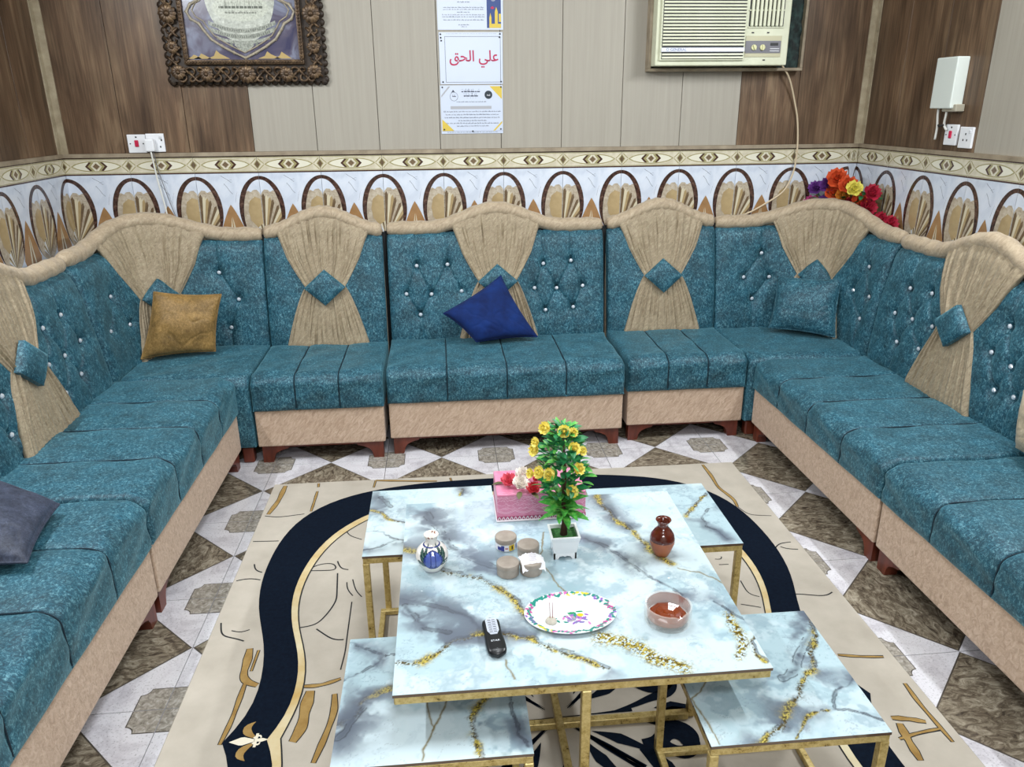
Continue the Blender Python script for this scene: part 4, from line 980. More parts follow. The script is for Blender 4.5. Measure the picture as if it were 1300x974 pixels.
def leaf_mesh(name, m, L, W, fold=.25, droop=.25, n=5):
    b = MB(); P = []
    for i in range(n):
        t_ = i/(n-1); w_ = W*math.sin(PI*min(1, t_*.93+.05))**.75; z_ = -droop*L*t_*t_
        P += [(t_*L, -w_, z_+fold*w_), (t_*L, 0, z_), (t_*L, w_, z_+fold*w_)]
    b.add(P, gridF(n, 3).tolist()); return b.mesh(name, m, smooth=True, recalc=False)
lo_ = leaf_mesh('leaf', M['leaf_ol'], .03, .008)
for p, a in (((.142, 1.90, .541), 2.9), ((.215, 1.838, .541), -1.0), ((.185, 1.845, .541), -1.8), ((.232, 1.875, .542), -.3)):
    o = inst(lo_, 'leaf', e, Matrix.Translation(Vector(p)-eo) @ Matrix.Rotation(a, 4, 'Z'))
# potted artificial tree
M['pot'] = mat('white_ceramic', '#eceef0', .15, coat=.4); M['grass'] = noisy('green_turf', [(.3, '#1d4a22'), (.7, '#3f7a3a')], 150, rough=.9, bump=.8)
px_, py_ = .2765, 1.668
e = empty('potted_tree', (px_, py_, TZ), 'artificial tree with green leaves and yellow roses in a square white pot', 'plant')
b = MB()
def sq(w_, z): return [(px_-w_, py_-w_, TZ+z), (px_+w_, py_-w_, TZ+z), (px_+w_, py_+w_, TZ+z), (px_-w_, py_+w_, TZ+z)]
rings = [sq(.024, .010), sq(.029, .018), sq(.0335, .050), sq(.037, .062), sq(.037, .064), sq(.0315, .064), sq(.030, .050)]
Vp = [p for r in rings for p in r]; Fp = [[0, 1, 2, 3]]+[(i*4+k, i*4+(k+1) % 4, (i+1)*4+(k+1) % 4, (i+1)*4+k) for i in range(6) for k in range(4)]+[[24, 25, 26, 27]]
b.add(Vp, Fp)
for s in (0, 1):    # scalloped apron feet on the four sides
    for q in (-1, 1):
        pr = [(-.0285, .020), (-.0285, .0), (-.018, .0), (-.014, .007), (-.005, .009), (0, .006), (.005, .009), (.014, .007), (.018, 0), (.0285, 0), (.0285, .020)]
        y0_, y1_ = q*.0285, q*.0245; n = len(pr)
        P0 = [((px_+a, py_+y0_, TZ+z) if s == 0 else (px_+y0_, py_+a, TZ+z)) for a, z in pr]; P1 = [((px_+a, py_+y1_, TZ+z) if s == 0 else (px_+y1_, py_+a, TZ+z)) for a, z in pr]
        b.add(P0+P1, [list(range(n)), list(range(n, 2*n))]+[(i, (i+1) % n, n+(i+1) % n, n+i) for i in range(n)])
b.build('pot', M['pot'], e)
gv = []; gn = 14
for i in range(gn):
    for j in range(gn): gv.append((px_-.031+.062*i/(gn-1), py_-.031+.062*j/(gn-1), TZ+.052+random.uniform(0, .004)))
obj('turf', gv, gridF(gn, gn).tolist(), M['grass'], e)
M['bark'] = noisy('brown_trunk', [(.3, '#2c1a12'), (.7, '#4d3020')], 60, rough=.8)
MB().tube([(px_, py_, TZ+.052), (px_+.001, py_, TZ+.09), (px_-.002, py_, TZ+.14), (px_, py_, TZ+.22), (px_-.004, py_, TZ+.32)], [.010, .0065, .0055, .005, .002], 10).build('trunk', M['bark'], e, smooth=True)
L1 = leaf_mesh('leaf', M['leaf'], .062, .0125, .35, .35); L2 = leaf_mesh('leaf', M['leaf'], .036, .008, .3, .2); L3_ = leaf_mesh('leaf', M['leaf_dk'], .036, .009, .3, .25)
lr = random.Random(12)
def leaf_at(me, p, az, el, s=1, nm='leaf', par=None):
    par = par or e; Mx = Matrix.Translation(Vector(p)-Vector(wloc(par))) @ Matrix.Rotation(az, 4, 'Z') @ Matrix.Rotation(-el, 4, 'Y') @ Matrix.Rotation(lr.uniform(-.5, .5), 4, 'X') @ Matrix.Scale(s, 4)
    return inst(me, nm, par, Mx)
for k in range(40):     # low rosette
    az = k*2.4; el = .15+.035*k; leaf_at(L1, (px_, py_, TZ+.108+.0012*k), az, min(el*.75, 1.05), lr.uniform(.85, 1.1))
for k in range(250):     # crown
    t_ = k/250; z = TZ+.165+.185*t_; R = .054*math.sin(PI*min(1, .25+.72*t_))**.7; az = k*2.4; r = R*lr.uniform(.35, 1)
    leaf_at(L2 if k % 5 < 2 else L3_, (px_-.006+math.cos(az)*r, py_+math.sin(az)*r, z), az+lr.uniform(-.6, .6), lr.uniform(-.1, 1.1), lr.uniform(.7, 1.05))
ros = blossom_mesh('yellow_rose', M['f_yellow'], .0165, 4, 6, 1.25, .2, 6)
for k, (x, z) in enumerate([(.226, .815), (.27, .796), (.29, .793), (.204, .781), (.202, .761), (.29, .759), (.312, .744), (.301, .706), (.237, .695), (.214, .702), (.192, .701), (.287, .646)]):
    y = 1.632 if k not in (1, 2, 6) else 1.65; d = (x-px_, -.05, .035); put(ros, 'yellow_rose', e, (x, y, z), d, .82 if k in (2, 3, 10, 6) else 1.05, k)
    if (x, z) != (.27, .796):
        MB().tube([(px_+(x-px_)*.2, 1.66, z-.03), (px_+(x-px_)*.7, (y+1.66)/2, z-.012), (x, y+.004, z)], .0015, 5).build('twig', M['leaf_dk'], e)
# brown clay vase
cx, cy = .521, 1.636
e = empty('vase', (cx, cy, TZ), 'small brown clay vase with a glazed dark neck, on the right of the large table', 'vase')
MB().lathe([(.014, 0), (.018, .002), (.024, .016), (.0305, .036), (.031, .044)], (cx, cy, TZ), 40).build('body', noisy('terracotta', [(.3, '#97553a'), (.7, '#b56e4b')], 25, rough=.5), e, smooth=True, split=60)
MB().lathe([(.031, .044), (.0312, .048), (.028, .060), (.020, .072), (.0135, .079), (.0125, .084), (.015, .092), (.0195, .099), (.019, .1005), (.014, .094), (.010, .084), (.009, .07)], (cx, cy, TZ), 40, close=False).build('glazed_neck', noisy('brown_glaze', [(.3, '#43180f'), (.7, '#6d2c1b')], 25, rough=.12, coat=.6), e, smooth=True)
# oval plate with a flower border
pc = (.252, 1.413); pa, pb_ = .1035, .0755
nr_, ns = 60, 220; V = []; prof = [(.0, .003), (.60, .003), (.72, .0065), (.85, .010), (1.0, .0125), (1.0, .0142), (.86, .0118), (.73, .0085), (.6, .0052), (0, .005)]
prof = np.array(prof); d = np.r_[0, np.cumsum(np.hypot(*np.diff(prof, axis=0).T))]; s = np.linspace(0, d[-1], 110); Q = np.stack([np.interp(s, d, prof[:, k]) for k in (0, 1)], 1); Q[0, 0] = Q[-1, 0] = .004
R_, A_ = np.meshgrid(Q[:, 0], 2*PI*np.arange(ns)/ns, indexing='ij'); Z_ = np.repeat(Q[:, 1][:, None], ns, 1); V = np.stack([pc[0]+R_*pa*np.cos(A_), pc[1]+R_*pb_*np.sin(A_), TZ-.0025+Z_], -1).reshape(-1, 3)
Fc = [(i*ns+k, i*ns+(k+1) % ns, (i+1)*ns+(k+1) % ns, (i+1)*ns+k) for i in range(109) for k in range(ns)]+[list(range(ns)), [109*ns+k for k in range(ns)]]
C = np.tile(L3('#e6ebec'), (len(V), 1)); X_, Y_ = V[:, 0]-pc[0], V[:, 1]-pc[1]; pr_ = random.Random(5)
cols = ['#c35a9c', '#8d62b0', '#2f8a7c', '#d8c33a', '#2f8a7c', '#d06fb0', '#3aa08c']
for k in range(118):
    a = 2*PI*k/118+pr_.uniform(-.03, .03); q = pr_.uniform(.85, .96); col = '#2f8478' if k % 2 else ['#b9508f', '#8d62b0', '#d8c33a', '#c868a8', '#2f8478'][(k//10) % 5]
    x, y = pa*q*math.cos(a), pb_*q*math.sin(a); an = pr_.uniform(0, PI); p, q2 = (X_-x)*math.cos(an)+(Y_-y)*math.sin(an), -(X_-x)*math.sin(an)+(Y_-y)*math.cos(an)
    C[(p/pr_.uniform(.0044, .0066))**2+(q2/.0034)**2 < 1] = L3(col)
for k in range(46):
    x, y = .008+pr_.gauss(0, .019), -.012+pr_.gauss(0, .011); col = ['#8d62b0', '#c07bb0', '#2f8478', '#9a9a9a', '#7a6fa8'][k % 5] if k > 8 else '#8d62b0'
    if abs(x-.012) < .05 and abs(y) < .035:
        an = pr_.uniform(0, PI); p, q2 = (X_-x)*math.cos(an)+(Y_-y)*math.sin(an), -(X_-x)*math.sin(an)+(Y_-y)*math.cos(an); C[(p/.0062)**2+(q2/.0030)**2 < 1] = L3(col)
C[((X_-.022)/.0075)**2+((Y_+.002)/.006)**2 < 1] = L3('#d8b92e'); C[((X_-.004)/.010)**2+((Y_-.006)/.004)**2 < 1] = L3('#2f8a62'); C[((X_-.022)/.009)**2+((Y_-.010)/.003)**2 < 1] = L3('#2f8a62')
e = empty('plate', (pc[0], pc[1], TZ), 'oval white plate with a flowered border, near the front of the large table', 'plate')
o = obj('dish', V, Fc, M['glaze'], e, smooth=True, split=70); paint(o, C)
ix, iy = .206, 1.392
e = empty('incense_holder', (ix, iy, TZ+.003), 'small stone incense holder with thin sticks, on the oval plate', 'incense holder')
MB().lathe([(.0125, 0), (.0128, .003), (.010, .008), (.005, .0105), (.001, .011)], (ix, iy, TZ+.003), 24).build('holder', noisy('pale_stone', [(.3, '#a8a294'), (.7, '#c8c3b6')], 60, rough=.7), e, smooth=True)
for dx in (-.0025, .003): MB().tube([(ix+dx, iy, TZ+.012), (ix+dx*1.3, iy+.002, TZ+.052)], .0008, 6).build('incense_stick', mat('incense_stick_%d' % (dx > 0), '#8a3a3f', .7), e)
# amber glass ashtray
M['glass'] = mat('clear_glass', '#efece6', .03, coat=1); M['glass'].node_tree.nodes['Principled BSDF'].inputs['Alpha'].default_value = .24; M['glass'].node_tree.nodes['Principled BSDF'].inputs['IOR'].default_value = 1.22
M['amber'] = mat('amber_glass', '#7d3208', .06, trans=.0, coat=1); M['amber'].node_tree.nodes['Principled BSDF'].inputs['Alpha'].default_value = .86; M['amber'].node_tree.nodes['Principled BSDF'].inputs['IOR'].default_value = 1.48
ax, ay = .461, 1.374
e = empty('ashtray', (ax, ay, TZ), 'round clear glass ashtray with an amber base, right of the oval plate', 'ashtray')
b = MB(); seg = 48; prof = [(.044, 0), (.049, .003), (.0515, .012), (.0525, .040), (.051, .0435), (.0475, .0435), (.046, .040), (.0445, .016), (.040, .0125), (.001, .0115)]
Vg = []; 
for r, z in prof:
    for k in range(seg):
        a = 2*PI*k/seg; dz = 0
        if z > .035:
            for n_ in (.6, 2.7, -1.3): dz -= .008*math.exp(-(((a-n_+PI) % (2*PI)-PI)/.13)**2)
        Vg.append((ax+r*math.cos(a), ay+r*math.sin(a), TZ+z+dz))
n = len(prof); Fg = [(i*seg+k, i*seg+(k+1) % seg, (i+1)*seg+(k+1) % seg, (i+1)*seg+k) for i in range(n-1) for k in range(seg)]+[list(range(seg)), [(n-1)*seg+k for k in range(seg)]]
obj('bowl', Vg, Fg, M['glass'], e, smooth=True, split=40)
b = MB().lathe([(.001, .0128), (.038, .0130), (.042, .0165), (.040, .020), (.034, .018), (.028, .0205), (.018, .017), (.010, .021), (.001, .0185)], (ax, ay, TZ), 10, close=False); b.build('amber_base', M['amber'], e)
b = MB().lathe([(.0455, .014), (.0470, .041), (.0462, .041), (.0446, .014)], (ax, ay, TZ), 40, close=False); 
M['amber_side'] = mat('amber_glass_side', '#a04a0c', .05, coat=1); M['amber_side'].node_tree.nodes['Principled BSDF'].inputs['Alpha'].default_value = .45; b.build('amber_side', M['amber_side'], e)
# remote control
rc = Vector((.0775, 1.346, TZ)); ra = math.atan2(1.400-1.292, .073-.082)   # long axis, pointing away
e = empty('remote_control', rc, 'black remote control with a silver keypad, lying on the large table', 'remote')
def RL(x, y, z): return (rc.x+math.cos(ra)*x-math.sin(ra)*y, rc.y+math.sin(ra)*x+math.cos(ra)*y, rc.z+z)
n = 26; m_ = 16; V = []
for i in range(n):
    t_ = -1+2*i/(n-1); x = .060*t_; 
    w_ = .0195*(1-max(0, abs(t_)-.72)**2*9.5)**.5 if abs(t_) < .999 else .004; w_ = max(w_, .004)*(1.0+.07*math.exp(-((t_+.45)/.35)**2)-.06*math.exp(-((t_-.2)/.3)**2))
    for j in range(m_):
        a = 2*PI*j/m_; V.append(RL(x, w_*math.copysign(abs(math.cos(a))**.6, math.cos(a)), .0095+.0085*math.copysign(abs(math.sin(a))**.7, math.sin(a))*(1 if abs(t_) < .9 else .6)))
Fc = [(i*m_+j, i*m_+(j+1) % m_, (i+1)*m_+(j+1) % m_, (i+1)*m_+j) for i in range(n-1) for j in range(m_)]+[list(range(m_)), [(n-1)*m_+j for j in range(m_)]]
obj('case', V, Fc, M['black'], e, smooth=True)
kp = MB(); out_ = [(.052, .008), (.046, .0125), (.010, .0125), (-.002, .007), (-.002, -.007), (.010, -.0125), (.046, -.0125), (.052, -.008)]
kp.add([RL(x, y, .0181) for x, y in out_]+[RL(x, y, .0195) for x, y in out_], [list(range(8)), list(range(8, 16))]+[(i, (i+1) % 8, 8+(i+1) % 8, 8+i) for i in range(8)])
kp.build('keypad', mat('silver_keypad', '#b9bfcc', .35), e)
kb = MB()
for i in range(6):
    for j in (-1, 1): x, y = .045-.0078*i, j*.0045; kb.add([RL(x+a, y+b2, .0197) for a, b2 in ((-.0012, -.0034), (.0006, -.0034), (.0012, .0034), (-.0006, .0034))], [(0, 1, 2, 3)])
    kb.add([RL(.0412-.0078*i+a, b2, .0197) for a, b2 in ((-.0003, -.0105), (.0003, -.0105), (.0003, .0105), (-.0003, .0105))], [(0, 1, 2, 3)])
kb.build('key_marks', M['black'], e, recalc=False)
tx, tf = text_shape('STAR', .0075); MB().add([RL(-.022+p[1], -p[0]*1.1, .0183) for p in tx], tf).build('lettering', mat('pale_lettering', '#d5dae2', .5), e, recalc=False)
MB().tube([RL(-.042, -.009, .0165), RL(-.046, 0, .0178), RL(-.042, .009, .0165)], .0005, 5).build('seam', mat('grey_seam', '#6c7078', .4), e)

# ================================================================ CUSHIONS
def cushion(label, C4, th, m, seed, wr_=.012, nface=None, pinch=.035):
    """C4: four corners (bl, br, tr, tl)"""
    bl, br, tr_, tl = [Vector(c) for c in C4]; cen = (bl+br+tr_+tl)/4
    N = ((br-tl).cross(tr_-bl)).normalized()
    if N.dot(Vector((0, 0, 1.52))-cen) < 0: N = -N
    n = 64; a = np.linspace(-1, 1, n); A, B = np.meshgrid(a, a, indexing='ij')
    # pinch the sides in between the corners
    A2 = A*(1-pinch*2*(1-B**2)*np.abs(A)); B2 = B*(1-pinch*2*(1-A**2)*np.abs(B))
    u_, v_ = (A2+1)/2, (B2+1)/2
    P = sum(np.array(c)[None, None, :]*w_[..., None] for c, w_ in ((bl, (1-u_)*(1-v_)), (br, u_*(1-v_)), (tr_, u_*v_), (tl, (1-u_)*v_)))
    h = np.clip((1-A**2), 0, 1)**.42*np.clip((1-B**2), 0, 1)**.42
    nz = fbm(A*1.6+seed, B*1.6+seed*2, seed, 2)-.40; rdg = 1-np.abs(2*fbm(A*1.6+B*1.1+seed, (B-A*.6)*2.0, seed+7, 2)-.75)*4.5; rdg = np.clip(rdg, 0, 1)**2
    hf = (th*.62*h+wr_*nz*2.0*h-wr_*.35*rdg*h); hb = th*.38*h
    Nn = np.array(N); Vf = (P+Nn*hf[..., None]).reshape(-1, 3); Vb = (P-Nn*hb[..., None]).reshape(-1, 3)
    Fc = gridF(n, n).tolist(); k = n*n
    Fb = [[k+i for i in f] for f in Fc]; per = [i*n for i in range(n)]+[(n-1)*n+j for j in range(1, n)]+[i*n+n-1 for i in range(n-2, -1, -1)]+[j for j in range(n-2, 0, -1)]
    Fs = [(per[i], per[(i+1) % len(per)], k+per[(i+1) % len(per)], k+per[i]) for i in range(len(per))]
    e = empty('cushion', ((bl+br)/2), label, 'cushion', 'loose cushions on the sofa')
    bm = obj('cover', np.concatenate([Vf, Vb]), Fc+Fb+Fs, m, e, smooth=True)
    ed = [P.reshape(-1, 3)[i] for i in per]; MB().tube(ed, .0032, 6, closed=True).build('piping', m, e, smooth=True)
    return e
M['gold_v'] = velvet('gold_velvet', '#7d5f30', '#9c7b45', '#bd9a62'); M['blue_c'] = noisy('blue_cotton', [(.3, '#0a1b48'), (.7, '#11306e')], 12, rough=.8, sheen=.05, spec=.2)
M['grey_v'] = velvet('slate_velvet', '#2b3040', '#3d4457', '#555d72'); M['beige_v'] = crinkle('beige_cushion', '#9a8a70', '#b5a58a', '#c9bb9f', 60)
cushion('gold velvet cushion leaning in the back left corner', [(-1.395, 3.50, .445), (-1.085, 3.585, .445), (-1.045, 3.665, .70), (-1.325, 3.60, .735)], .11, M['gold_v'], 3)
cushion('dark blue cushion standing on a corner against the middle of the sofa', [(-.005, 3.655, .575), (.150, 3.59, .445), (.455, 3.64, .445), (.285, 3.745, .735)], .10, M['blue_c'], 5, .009)
cushion('teal cushion leaning in the back right corner', [(1.655, 3.67, .44), (1.925, 3.50, .43), (1.975, 3.60, .70), (1.715, 3.765, .69)], .11, M['teal'], 8)
cushion('dark grey velvet cushion lying on the left seat near the viewer', [(-1.37, 1.72, .475), (-1.06, 1.755, .462), (-1.115, 2.055, .465), (-1.385, 2.12, .56)], .11, M['grey_v'], 11, .014)
cushion('beige crinkled cushion against the right side of the sofa', [(1.905, 2.20, .425), (1.86, 1.86, .425), (1.93, 1.84, .69), (1.945, 2.27, .60)], .10, M['beige_v'], 14)

# ================================================================ FLOWERS BEHIND THE SOFA
e = empty('flower_bouquet', (2.09, 3.89, .93), 'mixed artificial bouquet of red, orange, purple and yellow flowers behind the right corner', 'flowers')
fl_c = {'orange': '#d2552a', 'purple': '#6d3a8a', 'yellow': '#e6dc6a', 'red': '#b0213c', 'pink': '#c24a8a', 'amber': '#d98a32'}
fm = {k: blossom_mesh('blossom', mat('petal_'+k, c, .6), .042, 4, 6, .95, .3, i+20, M['leaf_ol']) for i, (k, c) in enumerate(fl_c.items())}
# stems gathered below the rail
for k, (col, x, y, z, s) in enumerate([('purple', 1.961, 3.964, 1.09, 0.75), ('purple', 1.994, 3.905, 1.107, 0.85), ('pink', 1.954, 3.975, 1.012, 0.8), ('purple', 1.989, 3.914, 1.018, 0.8), ('orange', 2.018, 3.863, 1.142, 1.1), ('orange', 2.048, 3.809, 1.115, 1.0), ('yellow', 2.056, 3.757, 1.102, 0.85), ('amber', 2.042, 3.82, 1.056, 0.9), ('orange', 2.086, 3.742, 1.037, 0.95), ('red', 2.109, 3.702, 1.018, 0.9), ('red', 2.113, 3.694, 1.088, 0.9), ('red', 2.107, 3.704, 0.979, 0.8), ('red', 2.153, 3.623, 0.97, 0.75), ('red', 2.203, 3.535, 0.962, 0.8), ('orange', 2.014, 3.869, 1.071, 0.9), ('red', 2.065, 3.779, 1.033, 0.7)]):
    x = min(x, 2.135); s *= 1.2; z += .014
    put(fm[col], 'blossom', e, (x, y, z), ((x-2.06)*.8-.05, -.17, .10), s, k)
    MB().tube([(2.09, 3.89, .93), ((x+2.09)/2, (y+3.9)/2, (z+.9)/2), (x, y+.003, z)], .0025, 5).build('stem', M['leaf_dk'], e)
LB_ = leaf_mesh('leaf', M['leaf_dk'], .07, .018)
for k in range(60):
    a = k*2.4; t_ = lr.random(); leaf_at(LB_, (1.97+.15*t_+.02*math.cos(a), 3.955-.26*t_+.02*math.sin(a), .97+.13*lr.random()), a, lr.uniform(-.2, .9), lr.uniform(.6, 1), 'leaf', e)

# ================================================================ WALL THINGS
# window air conditioner in its opening
M['ac'] = noisy('aged_cream_plastic', [(.3, '#c6c8ad'), (.7, '#d3d5bd')], 8, rough=.45); M['ac_dk'] = mat('dark_slot', '#33333a', .7); M['ac_grey'] = mat('grey_control_strip', '#6b6a72', .4)
e = empty('air_conditioner', (1.37, 3.95, 1.70), 'cream window air conditioner with horizontal louvres set in the back wall', 'air conditioner')
ax0, ax1, az0, az1, fy = 1.043, 1.690, 1.698, 2.12, 3.87
V, Fc = rbox(ax0, fy, az0, ax1, 3.99, az1, .006, 2); obj('case', V, Fc, M['ac'], e)
V, Fc = rbox(ax0+.018, fy-.012, az0+.022, 1.472, fy+.002, az1-.02, .004, 2); obj('grille_panel', V, Fc, M['ac'], e)
b = MB().box(ax0+.026, fy-.0125, az0+.028, 1.466, fy-.011, az1-.03); b.build('grille_recess', M['ac_dk'], e)
sl = MB().box(0, -.006, 0, .394, .0035, .0078); slm = sl.mesh('louvre', [M['ac']])
for k in range(27):
    z = az0+.030+.0140*k
    if abs(z+.004-1.767) < .012: continue
    inst(slm, 'louvre', e, Matrix.Translation(Vector((1.071, fy-.0135, z))-Vector(wloc(e))) @ Matrix.Rotation(-.25, 4, 'X'))
V, Fc = rbox(1.066, fy-.022, 1.7575, 1.470, fy-.010, 1.7760, .002, 1); obj('name_bar', V, Fc, mat('silver_bar', '#dfe3ea', .3), e)
tx, tf = text_shape('O GENERAL', .016); MB().add([(1.137+p[0]*1.15, fy-.0225, 1.767+p[1]) for p in tx], tf).build('lettering', mat('blue_lettering', '#2c3f86', .5), e, recalc=False)
b = MB().box(1.487, fy-.003, 1.866, 1.655, fy-.0015, az1-.02, 0); b.build('vent_recess', M['ac_dk'], e)
vv = MB(); V, Fc = rbox(0, -.010, 0, .013, .004, .226, .003, 1); vv.add(V, Fc); vm = vv.mesh('vent_vane', [M['ac']])
for k in range(8): inst(vm, 'vent_vane', e, Matrix.Translation(Vector((1.492+.0203*k, fy-.006, 1.868))-Vector(wloc(e))))
vr_ = MB()
for z in (1.866-.004, 1.935): vr_.box(1.484, fy-.006, z, 1.658, fy-.002, z+.006)
vr_.build('vent_rail', M['ac'], e)
b = MB().box(1.478, fy-.0025, 1.735, 1.655, fy-.001, 1.828, 0).box(1.478, fy-.004, 1.752, 1.652, fy-.002, 1.806, 1).box(1.600, fy-.006, 1.785, 1.638, fy-.003, 1.797, 2).box(1.60, fy-.006, 1.770, 1.645, fy-.0035, 1.7725, 3).box(1.60, fy-.006, 1.760, 1.645, fy-.0035, 1.7625, 3)
b.build('control_panel', [mat('panel_beige', '#b7b394', .4), M['ac_grey'], M['black'], M['plastic_white']], e)
for x in (1.520, 1.562):
    kb = MB().lathe([(.013, 0), (.013, .004), (.011, .006)], seg=20).box(-.0025, -.012, .006, .0025, .012, .014); kb.xf(Matrix.Translation((x, fy-.004, 1.777)) @ Matrix.Rotation(PI/2, 4, 'X') @ Matrix.Rotation(.5 if x < 1.54 else 0, 4, 'Z')); kb.build('knob', mat('pale_yellow_knob', '#d8d6a8', .35), e)
for x, z in ((1.510, 1.842), (1.585, 1.842), (1.575, 1.722)): MB().box(x-.005, fy-.0035, z-.0025, x+.005, fy+.001, z+.0025).build('screw_slot', M['ac_dk'], e)
ox0, ox1, oz0 = 1.030, 1.806, 1.684
for nm, q in (('bottom_board', (ox0, oz0-.008, ox1, oz0+.006)), ('left_board', (ox0, oz0+.006, ox0+.014, 2.2)), ('right_board', (ox1-.014, oz0+.006, ox1, 2.2))):
    V, Fc = rbox(q[0], 3.94, q[1], q[2], 4.002, q[3], .002, 1); obj(nm, V, Fc, M['sill'], e)
def stuffing(nm, x0, x1, m, seed):
    nx, nz = 18, 70; xs_ = np.linspace(x0, x1, nx); zs = np.linspace(oz0+.007, 2.18, nz); A, B = np.meshgrid(xs_, zs, indexing='ij'); y = 3.955+.03*fbm(A*60, B*30, seed, 3); Vv = np.stack([A, y, B], -1).reshape(-1, 3)
    obj(nm, Vv, gridF(nx, nz).tolist(), m, e, smooth=True)
stuffing('foam_filler', ox0+.014, ax0+.02, noisy('speckled_filler', [(.40, '#241a1e'), (.52, '#6d6158'), (.7, '#9a9a86')], 60, rough=.9), 3)
stuffing('cloth_filler', ax1-.005, ox1-.014, noisy('dark_green_cloth', [(.4, '#0e1a1a'), (.7, '#2a4440')], 30, rough=.8, sheen=.3), 4)
def cable(nm, pts, r, m, label, cat='cable', group=None):
    P = np.array(pts, float); d = np.r_[0, np.cumsum(np.sqrt((np.diff(P, axis=0)**2).sum(1)))]; s = np.linspace(0, d[-1], max(12, int(d[-1]/.02))); Q = np.stack([np.interp(s, d, P[:, k]) for k in range(3)], 1)
    for _ in range(6): Q[1:-1] = (Q[:-2]+2*Q[1:-1]+Q[2:])/4
    o = MB().tube(Q, r, 8).build(nm, m, None, smooth=True, loc=tuple(Q[0])); tag(o, label, cat, group); return o
M['cord'] = mat('cream_cord', '#c9b79a', .5); M['cord_w'] = mat('white_cord', '#dcdcd6', .45)
cable('power_cable', [(1.705, 3.95, 1.70), (1.75, 3.955, 1.655), (1.785, 3.975, 1.58), (1.83, 3.985, 1.46), (1.845, 3.98, 1.33), (1.842, 3.975, 1.2), (1.80, 3.97, 1.09), (1.62, 3.97, .985), (1.42, 3.965, .93), (1.30, 3.965, .90)], .0045, M['cord'], 'cream power cable hanging from the air conditioner down the tiles')
def wall_plate(name, X, label, cat, group, kind):
    """X(a, b, c): a right, b out of the wall, c up"""
    c = X(0, 0, 0); e = empty(name, c, label, cat, group)
    V, Fc = rbox(-.042, .0, -.042, .042, .010, .042, .003, 2); obj('plate', [X(*v) for v in V], Fc, M['plastic_white'], e)
    if kind == 'switch':
        V, Fc = rbox(-.009, .010, -.014, .009, .015, .016, .002, 1); obj('rocker', [X(*v) for v in V], Fc, M['red_plastic'], e)
        for a, c_, s in ((-.03, 0, .003), (.03, 0, .003), (0, .030, .004)): V, Fc = rbox(a-s, .0095, c_-s*.8, a+s, .0112, c_+s*.8, .0005, 1); obj('screw', [X(*v) for v in V], Fc, M['black'], e)
    else:
        for a, c_ in ((0, .014), (-.012, -.010), (.012, -.010)) if kind == 'socket' else ((.030, .012), (.022, -.018)): V, Fc = rbox(a-.003, .0095, c_-.004, a+.003, .0112, c_+.004, .0005, 1); obj('pin_hole', [X(*v) for v in V], Fc, M['black'], e)
        V, Fc = rbox(.022, .010, .018, .032, .014, .030, .001, 1); obj('rocker', [X(*v) for v in V], Fc, mat('small_rocker', '#d0d2d6', .3), e)
    return e
XB = lambda cx, cz: (lambda a, b, c: (cx+a, 4.0-b, cz+c))
XRt = lambda cy, cz: (lambda a, b, c: (2.19-b, cy-a, cz+c))
wall_plate('wall_switch', XB(-1.431, 1.370), 'white switch plate with a red rocker, left on the back wall', 'switch', 'switch plates with red rockers', 'switch')
wall_plate('wall_socket', XB(-1.345, 1.373), 'white socket plate with a plug in it, left on the back wall', 'socket', 'white socket plates', 'plugged')
e = empty('plug', (-1.362, 3.98, 1.366), 'white plug in the socket on the left of the back wall', 'plug')
V, Fc = rbox(-1.385, 3.955, 1.335, -1.342, 3.9885, 1.392, .006, 2); obj('body', V, Fc, M['plastic_white'], e)
cable('plug_cable', [(-1.364, 3.965, 1.337), (-1.362, 3.975, 1.28), (-1.36, 3.98, 1.20), (-1.345, 3.98, 1.10), (-1.335, 3.975, 1.0), (-1.335, 3.97, .92)], .004, M['cord_w'], 'white cable hanging from the plug down behind the left of the sofa')
cable('thin_wire', [(-1.356, 3.972, 1.337), (-1.35, 3.982, 1.25), (-1.325, 3.984, 1.12), (-1.28, 3.975, .95)], .002, mat('grey_wire', '#6a6a6e', .5), 'thin grey wire beside the white plug cable on the tiles')
wall_plate('wall_switch', XRt(3.255, 1.392), 'white switch plate with a red rocker, on the right wall', 'switch', 'switch plates with red rockers', 'switch')
wall_plate('wall_socket', XRt(3.155, 1.384), 'white socket plate with pin holes, on the right wall', 'socket', 'white socket plates', 'socket')
e = empty('junction_box', (2.17, 3.30, 1.50), 'white cable box on the right wall above the switch', 'box')
V, Fc = rbox(2.135, 3.225, 1.498, 2.1895, 3.365, 1.70, .005, 2); obj('cover', V, Fc, mat('box_white', '#d5dcd6', .4), e)
V, Fc = rbox(2.15, 3.205, 1.485, 2.1895, 3.30, 1.515, .003, 1); obj('bracket', V, Fc, mat('box_grey', '#a39d8c', .5), e)
for k, (a, b2) in enumerate(((3.345, 3.30), (3.285, 3.265))):
    cable('switch_cable', [(2.165, a, 1.50), (2.165, a+.0, 1.46), (2.165, b2+.03, 1.43), (2.172, b2+.01, 1.41) if k else (2.165, 3.335, 1.37)], .005, M['cord_w'], 'white cable from the cable box, %s' % ('bent to the switch plate' if k else 'ending loose beside the switch plate'), 'cable')
MB().tube([(2.163, 3.325, 1.43), (2.16, 3.315, 1.425), (2.163, 3.285, 1.432)], .004, 6).build('tape', M['black'], e)
